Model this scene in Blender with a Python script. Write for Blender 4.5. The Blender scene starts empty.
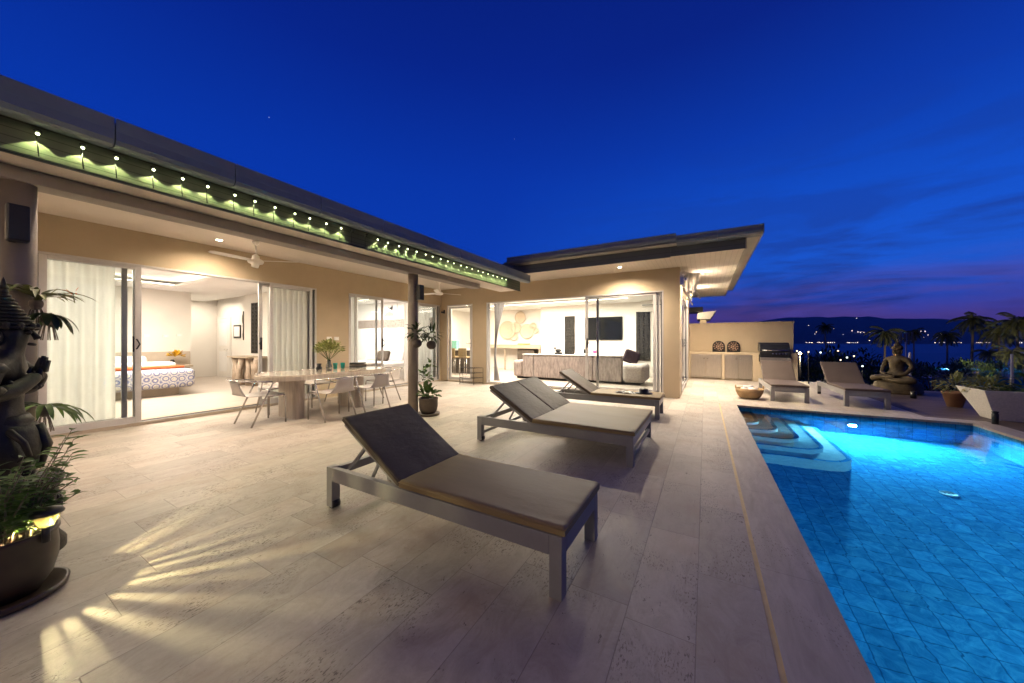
import bpy, bmesh, math, random
from mathutils import Vector, Matrix, Euler
R = random.Random(7)
PI = math.pi
S = bpy.context.scene
COL = S.collection

# ------------------------------------------------------------------ camera calibration
F = 339.0; CH = 1.3
TH = math.atan(193/339.0)
CT, ST = math.cos(TH), math.sin(TH)

# ------------------------------------------------------------------ node helpers
def nn(nt, typ, **kw):
    n = nt.nodes.new(typ)
    for k, v in kw.items():
        setattr(n, k, v)
    return n
def lk(nt, a, b): nt.links.new(a, b)
def mth(nt, op, a, b=None, c=None, clamp=False):
    n = nt.nodes.new('ShaderNodeMath'); n.operation = op; n.use_clamp = clamp
    for i, x in enumerate((a, b, c)):
        if x is None: continue
        if isinstance(x, (int, float)): n.inputs[i].default_value = x
        else: nt.links.new(x, n.inputs[i])
    return n.outputs[0]
def mixc(nt, f, a, b, mode='MIX'):
    n = nt.nodes.new('ShaderNodeMix'); n.data_type = 'RGBA'; n.blend_type = mode
    for idx, x in ((0, f), (6, a), (7, b)):
        if isinstance(x, (int, float)): n.inputs[idx].default_value = x
        elif isinstance(x, tuple): n.inputs[idx].default_value = (*x, 1)
        else: nt.links.new(x, n.inputs[idx])
    return n.outputs[2]
def ramp(nt, fac, stops):
    n = nt.nodes.new('ShaderNodeValToRGB'); e = n.color_ramp.elements
    while len(e) > 1: e.remove(e[-1])
    e[0].position = stops[0][0]; e[0].color = (*stops[0][1], 1)
    for p, c in stops[1:]:
        k = e.new(p); k.color = (*c, 1)
    nt.links.new(fac, n.inputs[0]); return n.outputs[0]
def noise(nt, vec, scale, detail=4, rough=.55, dist=0):
    n = nt.nodes.new('ShaderNodeTexNoise'); n.inputs['Scale'].default_value = scale
    n.inputs['Detail'].default_value = detail; n.inputs['Roughness'].default_value = rough
    n.inputs['Distortion'].default_value = dist
    if vec is not None: nt.links.new(vec, n.inputs['Vector'])
    return n.outputs[0]
def maprange(nt, v, a, b, c=0., d=1.):
    n = nt.nodes.new('ShaderNodeMapRange')
    nt.links.new(v, n.inputs[0])
    for i, x in enumerate((a, b, c, d)): n.inputs[i+1].default_value = x
    return n.outputs[0]
def mapping(nt, vec, scale=(1,1,1), rot=(0,0,0), loc=(0,0,0)):
    n = nt.nodes.new('ShaderNodeMapping')
    n.inputs['Scale'].default_value = scale; n.inputs['Rotation'].default_value = rot; n.inputs['Location'].default_value = loc
    nt.links.new(vec, n.inputs[0]); return n.outputs[0]
def base_mat(name, rough=.6, metal=0., spec=.5):
    m = bpy.data.materials.new(name); m.use_nodes = True
    nt = m.node_tree; b = nt.nodes['Principled BSDF']
    b.inputs['Roughness'].default_value = rough; b.inputs['Metallic'].default_value = metal
    b.inputs['Specular IOR Level'].default_value = spec
    return m, nt, b
def bump(nt, b, h, strength=.3, dist=.01):
    n = nt.nodes.new('ShaderNodeBump'); n.inputs['Strength'].default_value = strength
    n.inputs['Distance'].default_value = dist
    nt.links.new(h, n.inputs['Height']); nt.links.new(n.outputs[0], b.inputs['Normal'])
def gen(name, col, rough=.6, metal=0., var=.12, scale=6., bmp=.0, bscale=60., spec=.5, stretch=(1,1,1), objc=True, bdist=.004, translucent=0.):
    m, nt, b = base_mat(name, rough, metal, spec)
    tc = nt.nodes.new('ShaderNodeTexCoord').outputs['Object']
    v = mapping(nt, tc, stretch)
    n = noise(nt, v, scale, 5, .6)
    dark = tuple(c*(1-var) for c in col); light = tuple(min(1, c*(1+var)) for c in col)
    c = mixc(nt, maprange(nt, n, .3, .7), dark, light)
    lk(nt, c, b.inputs['Base Color'])
    if bmp > 0: bump(nt, b, noise(nt, v, bscale, 3, .6), bmp, bdist)
    if translucent > 0:
        tr = nt.nodes.new('ShaderNodeBsdfTranslucent'); lk(nt, c, tr.inputs[0])
        mx = nt.nodes.new('ShaderNodeMixShader'); mx.inputs[0].default_value = translucent
        lk(nt, b.outputs[0], mx.inputs[1]); lk(nt, tr.outputs[0], mx.inputs[2])
        lk(nt, mx.outputs[0], nt.nodes['Material Output'].inputs[0])
    return m
def emis(name, col, strength):
    m, nt, b = base_mat(name)
    b.inputs['Base Color'].default_value = (*col, 1)
    b.inputs['Emission Color'].default_value = (*col, 1); b.inputs['Emission Strength'].default_value = strength
    return m
def glass_mat(name, tint=(.93,.96,.95), refl=1.0, base=.03):
    m = bpy.data.materials.new(name); m.use_nodes = True; nt = m.node_tree; nt.nodes.clear()
    o = nn(nt, 'ShaderNodeOutputMaterial'); t = nn(nt, 'ShaderNodeBsdfTransparent'); g = nn(nt, 'ShaderNodeBsdfGlossy')
    g.inputs['Roughness'].default_value = .01
    t.inputs[0].default_value = (*tint, 1)
    lw = nn(nt, 'ShaderNodeFresnel'); lw.inputs[0].default_value = 1.5
    f = mth(nt, 'MULTIPLY_ADD', lw.outputs[0], refl, base-.03, True)
    mx = nn(nt, 'ShaderNodeMixShader'); lk(nt, f, mx.inputs[0]); lk(nt, t.outputs[0], mx.inputs[1]); lk(nt, g.outputs[0], mx.inputs[2])
    lk(nt, mx.outputs[0], o.inputs[0]); return m

M = {}
# travertine terrace
def travertine():
    m, nt, b = base_mat('travertine_tiles', .55)
    g = nn(nt, 'ShaderNodeNewGeometry').outputs['Position']
    sp = nn(nt, 'ShaderNodeSeparateXYZ'); lk(nt, g, sp.inputs[0])
    W, L = .2955, .9
    u = mth(nt, 'DIVIDE', mth(nt, 'ADD', sp.outputs[0], .034), W)
    row = mth(nt, 'FLOOR', u); fu = mth(nt, 'FRACT', u)
    wn = nn(nt, 'ShaderNodeTexWhiteNoise', noise_dimensions='1D'); lk(nt, row, wn.inputs['W'])
    v = mth(nt, 'ADD', mth(nt, 'DIVIDE', sp.outputs[1], L), wn.outputs[0])
    colv = mth(nt, 'FLOOR', v); fv = mth(nt, 'FRACT', v)
    cb = nn(nt, 'ShaderNodeCombineXYZ'); lk(nt, row, cb.inputs[0]); lk(nt, colv, cb.inputs[1])
    w2 = nn(nt, 'ShaderNodeTexWhiteNoise', noise_dimensions='3D'); lk(nt, cb.outputs[0], w2.inputs['Vector'])
    du = mth(nt, 'MULTIPLY', mth(nt, 'MINIMUM', fu, mth(nt, 'SUBTRACT', 1, fu)), W)
    dv = mth(nt, 'MULTIPLY', mth(nt, 'MINIMUM', fv, mth(nt, 'SUBTRACT', 1, fv)), L)
    dj = mth(nt, 'MINIMUM', du, dv)
    joint = maprange(nt, dj, .0008, .0024, 1., 0.)
    # offset texture space per tile
    vm = nn(nt, 'ShaderNodeVectorMath', operation='MULTIPLY_ADD'); lk(nt, w2.outputs[1], vm.inputs[0]); vm.inputs[1].default_value = (13, 17, 5); lk(nt, g, vm.inputs[2])
    P = vm.outputs[0]
    w3 = nn(nt, 'ShaderNodeSeparateXYZ'); lk(nt, w2.outputs[1], w3.inputs[0]); wn2sep = w3.outputs[1]
    streak = noise(nt, mapping(nt, P, (4.2, 2.6, 1)), 1.6, 8, .72, 1.6)
    cloud = noise(nt, P, 2.2, 5, .6)
    fine = noise(nt, P, 55, 4, .7)
    c = ramp(nt, streak, [(.28, (.35,.30,.25)), (.5, (.45,.40,.345)), (.72, (.53,.485,.43))])
    c = mixc(nt, maprange(nt, cloud, .5, .7, 0, .55), c, (.36,.27,.20))
    tone = maprange(nt, w2.outputs[0], 0, 1, .86, 1.08)
    tv = nn(nt, 'ShaderNodeVectorMath', operation='SCALE'); lk(nt, c, tv.inputs[0]); lk(nt, tone, tv.inputs[3]); c = tv.outputs[0]
    c = mixc(nt, maprange(nt, fine, .4, .7, 0, .18), c, (.3,.25,.22))
    vein = noise(nt, mapping(nt, P, (16, 1.3, 1)), 1.4, 5, .6, .8)
    c = mixc(nt, maprange(nt, vein, .56, .70, 0, .35), c, (.30,.235,.18))
    # pits in clusters
    pv = noise(nt, mapping(nt, P, (120, 42, 1)), 1., 3, .6, .3)
    mask = mth(nt, 'ADD', noise(nt, P, 2.6, 3, .6), maprange(nt, wn2sep, 0, 1, -.10, .07))
    pit = mth(nt, 'MULTIPLY', maprange(nt, pv, .575, .61), maprange(nt, mask, .47, .60), clamp=True)
    pit2 = maprange(nt, noise(nt, mapping(nt, P, (26, 12, 1)), 1.3, 4, .7, 1.), .665, .69)
    pits = mth(nt, 'MAXIMUM', pit, pit2, clamp=True)
    c = mixc(nt, mth(nt, 'MULTIPLY', pits, .8), c, (.11,.085,.07))
    c = mixc(nt, mth(nt, 'MULTIPLY', joint, .6), c, (.16,.13,.11))
    lk(nt, c, b.inputs['Base Color'])
    lk(nt, maprange(nt, streak, .3, .7, .42, .62), b.inputs['Roughness'])
    h = mth(nt, 'SUBTRACT', mth(nt, 'MULTIPLY', fine, .15), mth(nt, 'ADD', pits, joint))
    bump(nt, b, h, .6, .003)
    return m
M['trav'] = travertine()
def coping_mat():
    m, nt, b = base_mat('travertine_coping', .5)
    g = nn(nt, 'ShaderNodeNewGeometry').outputs['Position']
    sp = nn(nt, 'ShaderNodeSeparateXYZ'); lk(nt, g, sp.inputs[0])
    s = noise(nt, mapping(nt, g, (7, 1.4, 1)), 1.8, 6, .65, .5)
    c = ramp(nt, s, [(.3, (.35,.30,.25)), (.55, (.45,.40,.345)), (.75, (.53,.485,.43))])
    pv = maprange(nt, noise(nt, mapping(nt, g, (110, 42, 1)), 1., 3, .6), .60, .635)
    mk = maprange(nt, noise(nt, g, 2.1, 3), .47, .6)
    pits = mth(nt, 'MULTIPLY', pv, mk)
    fy = mth(nt, 'FRACT', mth(nt, 'DIVIDE', sp.outputs[1], 1.2))
    dj = mth(nt, 'MULTIPLY', mth(nt, 'MINIMUM', fy, mth(nt, 'SUBTRACT', 1, fy)), 1.2)
    joint = maprange(nt, dj, .001, .003, 1., 0.)
    c = mixc(nt, mth(nt, 'MULTIPLY', pits, .75), c, (.13,.10,.085))
    c = mixc(nt, mth(nt, 'MULTIPLY', joint, .6), c, (.2,.17,.15))
    lk(nt, c, b.inputs['Base Color'])
    bump(nt, b, mth(nt, 'MULTIPLY', mth(nt, 'ADD', pits, joint), -1), .5, .002)
    return m
M['coping'] = coping_mat()
def wood_deck():
    m, nt, b = base_mat('deck_boards', .6)
    g = nn(nt, 'ShaderNodeNewGeometry').outputs['Position']
    sp = nn(nt, 'ShaderNodeSeparateXYZ'); lk(nt, g, sp.inputs[0])
    u = mth(nt, 'DIVIDE', sp.outputs[1], .14); fu = mth(nt, 'FRACT', u); row = mth(nt, 'FLOOR', u)
    wn = nn(nt, 'ShaderNodeTexWhiteNoise', noise_dimensions='1D'); lk(nt, row, wn.inputs['W'])
    s = noise(nt, mapping(nt, g, (1.5, 22, 1)), 2.5, 6, .65)
    c = ramp(nt, s, [(.3, (.085,.058,.046)), (.7, (.15,.108,.088))])
    tv = nn(nt, 'ShaderNodeVectorMath', operation='SCALE'); lk(nt, c, tv.inputs[0]); lk(nt, maprange(nt, wn.outputs[0], 0, 1, .8, 1.15), tv.inputs[3])
    d = mth(nt, 'MINIMUM', fu, mth(nt, 'SUBTRACT', 1, fu)); j = maprange(nt, d, .01, .035, 1, 0)
    lk(nt, mixc(nt, j, tv.outputs[0], (.02,.016,.014)), b.inputs['Base Color'])
    bump(nt, b, mth(nt, 'SUBTRACT', 1, j), .6, .004); return m
M['deckwood'] = wood_deck()
def pool_tile(name, vert=False):
    m, nt, b = base_mat(name, .9, 0, .1)
    g = nn(nt, 'ShaderNodeNewGeometry').outputs['Position']
    sp = nn(nt, 'ShaderNodeSeparateXYZ'); lk(nt, g, sp.inputs[0])
    # wavy look of the grid below the moving water
    wv = noise(nt, g, 3.0, 2, .5)
    T = .16
    js = []; cells = []
    for i in range(3):
        k = sp.outputs[i]
        u = mth(nt, 'DIVIDE', mth(nt, 'ADD', k, mth(nt, 'MULTIPLY', wv, .006)), T)
        fr = mth(nt, 'FRACT', u); cells.append(mth(nt, 'FLOOR', u))
        d = mth(nt, 'MINIMUM', fr, mth(nt, 'SUBTRACT', 1, fr)); js.append(d)
    nrm = nn(nt, 'ShaderNodeNewGeometry').outputs['Normal']; ns = nn(nt, 'ShaderNodeSeparateXYZ'); lk(nt, nrm, ns.inputs[0])
    for i in range(3):
        a = mth(nt, 'GREATER_THAN', mth(nt, 'ABSOLUTE', ns.outputs[i]), .7)
        js[i] = mth(nt, 'ADD', js[i], a)
    dj = mth(nt, 'MINIMUM', mth(nt, 'MINIMUM', js[0], js[1]), js[2])
    j = maprange(nt, dj, .012, .035, 1, 0)
    cb = nn(nt, 'ShaderNodeCombineXYZ')
    for i in range(3): lk(nt, cells[i], cb.inputs[i])
    w = nn(nt, 'ShaderNodeTexWhiteNoise', noise_dimensions='3D'); lk(nt, cb.outputs[0], w.inputs['Vector'])
    s = noise(nt, g, 7, 6, .7, 1.6)  # tile marbling that also paints in the water caustics
    c = ramp(nt, s, [(.30, (.02,.16,.32)), (.5, (.045,.27,.46)), (.70, (.10,.40,.58))])
    tv = nn(nt, 'ShaderNodeVectorMath', operation='SCALE'); lk(nt, c, tv.inputs[0]); lk(nt, maprange(nt, w.outputs[0], 0, 1, .85, 1.12), tv.inputs[3])
    lk(nt, mixc(nt, mth(nt, 'MULTIPLY', j, .75), tv.outputs[0], (.01,.07,.16)), b.inputs['Base Color'])
    return m
M['ptile'] = pool_tile('pool_tiles')
def step_tile():
    m, nt, b = base_mat('pool_step_stone', .9, 0, .1)
    g = nn(nt, 'ShaderNodeNewGeometry').outputs['Position']
    s = noise(nt, g, 9, 6, .7, 1)
    lk(nt, ramp(nt, s, [(.3, (.38,.44,.44)), (.7, (.56,.60,.58))]), b.inputs['Base Color']); return m
M['pstep'] = step_tile()
def water_mat():
    m = bpy.data.materials.new('pool_water_surface'); m.use_nodes = True; nt = m.node_tree; nt.nodes.clear()
    o = nn(nt, 'ShaderNodeOutputMaterial'); t = nn(nt, 'ShaderNodeBsdfRefraction'); t.inputs[0].default_value = (.62,.92,1.0,1); t.inputs['IOR'].default_value = 1.33; t.inputs['Roughness'].default_value = 0
    g = nn(nt, 'ShaderNodeBsdfGlossy'); g.inputs['Roughness'].default_value = .03
    P = nn(nt, 'ShaderNodeNewGeometry').outputs['Position']
    bp = nn(nt, 'ShaderNodeBump'); bp.inputs['Strength'].default_value = .32; bp.inputs['Distance'].default_value = .012
    lk(nt, noise(nt, P, 3.2, 3, .5, .4), bp.inputs['Height'])
    lk(nt, bp.outputs[0], g.inputs['Normal']); lk(nt, bp.outputs[0], t.inputs['Normal'])
    fr = nn(nt, 'ShaderNodeFresnel'); fr.inputs[0].default_value = 1.33; lk(nt, bp.outputs[0], fr.inputs['Normal'])
    mx = nn(nt, 'ShaderNodeMixShader'); lk(nt, fr.outputs[0], mx.inputs[0]); lk(nt, t.outputs[0], mx.inputs[1]); lk(nt, g.outputs[0], mx.inputs[2])
    lk(nt, mx.outputs[0], o.inputs[0]); return m
M['water'] = water_mat()
def lines_mat(name, col, axis, pitch, rough=.5, dark=.55, width=.06, var=.05, metal=0):
    m, nt, b = base_mat(name, rough, metal)
    g = nn(nt, 'ShaderNodeNewGeometry').outputs['Position']
    sp = nn(nt, 'ShaderNodeSeparateXYZ'); lk(nt, g, sp.inputs[0])
    fr = mth(nt, 'FRACT', mth(nt, 'DIVIDE', sp.outputs[axis], pitch))
    d = mth(nt, 'MINIMUM', fr, mth(nt, 'SUBTRACT', 1, fr)); j = maprange(nt, d, width*.4, width, 1, 0)
    n = noise(nt, g, 3, 4, .6)
    c = mixc(nt, maprange(nt, n, .3, .7), tuple(x*(1-var) for x in col), tuple(min(1, x*(1+var)) for x in col))
    lk(nt, mixc(nt, j, c, tuple(x*dark for x in col)), b.inputs['Base Color'])
    bump(nt, b, mth(nt, 'SUBTRACT', 1, j), .5, .004); return m
M['soffit'] = lines_mat('boarded_soffit', (.62,.56,.50), 0, .09, .32, .78, .07)
M['plaster_out'] = gen('beige_wall_plaster', (.49,.395,.27), .85, var=.05, scale=2.2, bmp=.12, bscale=180)
M['ceiling'] = gen('porch_ceiling_paint', (.66,.60,.54), .8, var=.03, scale=1.5)
M['white_wall'] = gen('warm_white_wall', (.78,.74,.68), .85, var=.03, scale=1.5, bmp=.05, bscale=150)
M['white2'] = gen('white_wall', (.84,.83,.81), .85, var=.03, scale=1.5)
M['infloor'] = gen('indoor_stone_floor', (.50,.43,.37), .35, var=.12, scale=2, stretch=(6, 1, 1))
M['sill'] = gen('sandstone_sill', (.50,.42,.32), .7, var=.1, scale=8)
M['fascia'] = lines_mat('ribbed_fascia', (.11,.155,.085), 2, .058, .7, .4, .09)
M['fascia'] = lines_mat('ribbed_fascia', (.14,.155,.115), 2, .058, .9, .5, .07)
_n = M['fascia'].node_tree; _n.links.remove([l for l in _n.links if l.to_socket.name == 'Normal' and l.to_node.type == 'BSDF_PRINCIPLED'][0])
M['gutter'] = gen('gutter_metal', (.17,.21,.26), .45, .0, var=.10, scale=3, bmp=.05, bscale=10)
M['gutter_light'] = gen('gutter_underside', (.42,.40,.36), .5, .1, var=.08, scale=3)
M['beam'] = gen('beam_paint', (.30,.27,.25), .6, var=.08, scale=4)
M['roof'] = gen('roof_sheet', (.12,.14,.16), .5, .2, var=.1, scale=2)
M['column'] = gen('column_render', (.27,.225,.18), .75, var=.10, scale=6, bmp=.12, bscale=120)
M['alu'] = gen('white_aluminium', (.55,.53,.52), .35, .25, var=.04, scale=8)
M['alu_dark'] = gen('dark_seal', (.05,.05,.055), .5, var=.1)
M['glass'] = glass_mat('clear_glass')
M['black'] = gen('black_plastic', (.012,.012,.013), .4, var=.2)
M['curtain'] = gen('curtain_cloth', (.90,.88,.84), .9, var=.05, scale=5, translucent=.45, stretch=(4,4,.3))
M['curtain_grey'] = gen('grey_curtain_cloth', (.40,.39,.39), .9, var=.1, scale=5, translucent=.3)
M['cushion'] = gen('outdoor_cushion_cloth', (.26,.185,.085), .55, var=.06, scale=3.5, bmp=.10, bscale=5, bdist=.02, stretch=(1,2.5,1), spec=.5)  # tan puts the warm house sheen into the dark brown cloth's colour
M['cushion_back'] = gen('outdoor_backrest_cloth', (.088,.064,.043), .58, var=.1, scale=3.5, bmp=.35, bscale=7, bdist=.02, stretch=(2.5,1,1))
M['lframe'] = gen('lounger_frame_paint', (.27,.265,.265), .42, .1, var=.06, scale=10, bmp=.04, bscale=200)
M['steel'] = gen('brushed_steel', (.52,.46,.38), .3, .85, var=.10, scale=6, bmp=.05, bscale=40, stretch=(12,1,1))
M['chrome'] = gen('polished_metal', (.7,.68,.65), .15, 1., var=.05)
M['chair_tube'] = gen('chair_aluminium', (.55,.52,.50), .25, .9, var=.05)
M['chair_shell'] = gen('chair_plastic', (.52,.48,.46), .5, var=.04)
M['tabletop'] = gen('polished_table_stone', (.45,.39,.32), .12, var=.2, scale=5, stretch=(4,1,1), spec=.7)
M['tableleg'] = gen('limed_wood', (.48,.41,.33), .6, var=.22, scale=7, stretch=(3,3,.4), bmp=.2, bscale=30)
M['bronze'] = gen('dark_weathered_bronze', (.020,.016,.011), .5, .2, var=.6, scale=14, bmp=.4, bscale=30, bdist=.008)
M['buddha'] = gen('gilded_old_stone', (.10,.072,.033), .6, .15, var=.5, scale=9, bmp=.6, bscale=26, bdist=.02)
M['pot'] = gen('glazed_brown_pot', (.045,.030,.021), .35, var=.3, scale=7, bmp=.1, bscale=12)
M['potgrey'] = gen('brown_stone_pot', (.10,.075,.055), .55, var=.25, scale=9, bmp=.2, bscale=40)
M['terracotta'] = gen('terracotta', (.40,.21,.11), .8, var=.18, scale=8)
M['soil'] = gen('soil', (.09,.055,.03), .95, var=.5, scale=40, bmp=.8, bscale=60)
M['planter'] = gen('speckled_white_stone', (.76,.71,.63), .7, var=.12, scale=40, bmp=.2, bscale=90)
M['panel_dim'] = gen('darkened_grey_panel', (.14,.135,.13), .7)  # antenna panels darkened in colour to offset the floodlight on them
M['wicker'] = lines_mat('woven_wicker', (.42,.27,.13), 2, .022, .8, .45, .25, .25)
M['leaf_dark'] = gen('dark_leaf', (.035,.060,.016), .45, var=.5, scale=4, translucent=.25)
M['leaf_mid'] = gen('green_leaf', (.07,.13,.025), .45, var=.45, scale=4, translucent=.3)
M['leaf_yellow'] = gen('yellow_green_leaf', (.26,.28,.09), .45, var=.5, scale=9, translucent=.3)
M['leaf_strap'] = gen('strap_leaf', (.09,.10,.025), .42, var=.5, scale=9, translucent=.3)
M['bark'] = gen('bark', (.16,.13,.10), .9, var=.4, scale=8, bmp=.5, bscale=20, stretch=(1,1,4))
M['frond'] = gen('palm_frond', (.10,.11,.035), .5, var=.5, scale=1.2, translucent=.3)
M['slope'] = gen('dark_hillside', (.030,.040,.018), .95, var=.5, scale=.15, bmp=.6, bscale=1.5)
M['hill'] = gen('forested_ridge', (.045,.060,.050), .95, var=.35, scale=.0012)
M['wire'] = gen('black_wire', (.03,.025,.022), .5, .4, var=.2)
M['sofa'] = gen('mottled_sofa_cloth', (.44,.38,.36), .9, var=.35, scale=16, bmp=.3, bscale=90, stretch=(1.5,1,.35))
M['sofa_light'] = gen('light_sofa_cloth', (.52,.47,.44), .9, var=.2, scale=20, bmp=.3, bscale=90)
M['plum'] = gen('plum_cushion_cloth', (.06,.035,.045), .85, var=.4, scale=14)
M['screen'] = gen('tv_screen_glass', (.010,.011,.012), .12, var=.3, scale=2)
M['linen'] = gen('white_linen', (.82,.80,.78), .9, var=.04, scale=6, bmp=.3, bscale=8, bdist=.02)
M['orange'] = gen('orange_throw', (.55,.12,.03), .85, var=.25, scale=8)
M['woodmid'] = gen('pale_timber', (.42,.34,.25), .5, var=.15, scale=4, stretch=(1,8,8))
M['beige_head'] = gen('padded_beige_headboard', (.50,.42,.33), .8, var=.06)
M['plate'] = None
M['teal'] = gen('teal_glass', (.05,.42,.36), .15, var=.1, translucent=.5)
M['glass_vase'] = glass_mat('vase_glass', (.85,.90,.85), 1.5, .1)
M['yellow_slot'] = gen('brass_drain_channel', (.62,.47,.22), .5, .1, var=.12, scale=12)
M['white_cloth'] = gen('white_canvas', (.80,.76,.70), .85, var=.06, scale=8, bmp=.3, bscale=20, translucent=.35)
M['white_paint'] = gen('white_gloss_paint', (.80,.77,.72), .4, var=.03)
M['rock'] = gen('dark_rock', (.07,.055,.042), .9, var=.5, scale=6, bmp=.8, bscale=14, bdist=.03)
def quilt_mat():
    m, nt, b = base_mat('medallion_quilt', .9)
    tc = nn(nt, 'ShaderNodeTexCoord').outputs['Object']
    vo = nn(nt, 'ShaderNodeTexVoronoi'); vo.inputs['Scale'].default_value = 7; vo.inputs['Randomness'].default_value = .25; lk(nt, tc, vo.inputs['Vector'])
    d = vo.outputs['Distance']
    rings = ramp(nt, d, [(0, (.75,.35,.06)), (.10, (.78,.62,.30)), (.17, (.80,.76,.66)), (.26, (.55,.55,.50)), (.34, (.82,.76,.66)), (.43, (.10,.13,.35)), (.58, (.75,.72,.66)), (.75, (.16,.19,.40))])
    n = noise(nt, tc, 45, 3, .7)
    lk(nt, mixc(nt, maprange(nt, n, .5, .65, 0, .7), rings, (.12,.15,.36)), b.inputs['Base Color'])
    return m
M['quilt'] = quilt_mat()
def spiral_plate(name, a, c):
    m, nt, b = base_mat(name, .85)
    tc = nn(nt, 'ShaderNodeTexCoord').outputs['Object']
    w = nn(nt, 'ShaderNodeTexWave'); w.wave_type = 'RINGS'; w.rings_direction = 'Y'; w.inputs['Scale'].default_value = 5; w.inputs['Distortion'].default_value = 1.2; w.inputs['Detail'].default_value = 2
    lk(nt, tc, w.inputs['Vector'])
    lk(nt, mixc(nt, w.outputs[1], a, c), b.inputs['Base Color'])
    bump(nt, b, w.outputs[1], .5, .01); return m
M['plate'] = spiral_plate('woven_grass_plate', (.46,.36,.25), (.70,.60,.47))
def vor_mat(name, a, b2, scale, metal=0., thr=.25, rough=.5):
    m, nt, b = base_mat(name, rough, metal)
    tc = nn(nt, 'ShaderNodeTexCoord').outputs['Object']
    v = nn(nt, 'ShaderNodeTexVoronoi'); v.feature = 'DISTANCE_TO_EDGE'; v.inputs['Scale'].default_value = scale
    lk(nt, tc, v.inputs['Vector'])
    f = maprange(nt, v.outputs['Distance'], thr*.4, thr)
    lk(nt, mixc(nt, f, a, b2), b.inputs['Base Color']); bump(nt, b, f, .8, .02); return m
M['carved'] = vor_mat('carved_dark_wood', (.05,.042,.032), (.016,.014,.012), 16, thr=.10)
M['medal'] = vor_mat('carved_medallion', (.05,.03,.02), (.62,.40,.28), 22, thr=.14)
M['stonestrip'] = vor_mat('pebble_strip', (.30,.22,.18), (.60,.52,.46), 26, thr=.12)
M['jug'] = gen('driftwood', (.46,.36,.27), .7, var=.4, scale=7, stretch=(1,1,.4))
M['e_down'] = emis('lit_downlight_lens', (1, .86, .66), 30)
M['e_bulb'] = emis('lit_garden_bulb', (.92, 1, .55), 7)
M['e_led'] = emis('cove_led', (1, .86, .66), 12)
M['e_pool'] = emis('pool_lamp_lens', (.75, .95, 1), 30)
M['e_flood'] = emis('lit_flood_lens', (1, .75, .35), 30)
M['e_shore'] = emis('far_town_light', (1, .85, .88), 3.5)
M['e_shore2'] = emis('far_town_light_warm', (1, .75, .60), 2.5)
M['e_white'] = emis('far_lamp_white', (.85, 1, .9), 2.0)
M['e_warm'] = emis('far_lamp_warm', (1, .75, .45), 2.5)
M['e_win'] = emis('lit_far_window', (1, .72, .42), 1.0)
M['e_lantern'] = emis('lantern_core', (1, .95, .55), 5)

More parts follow.
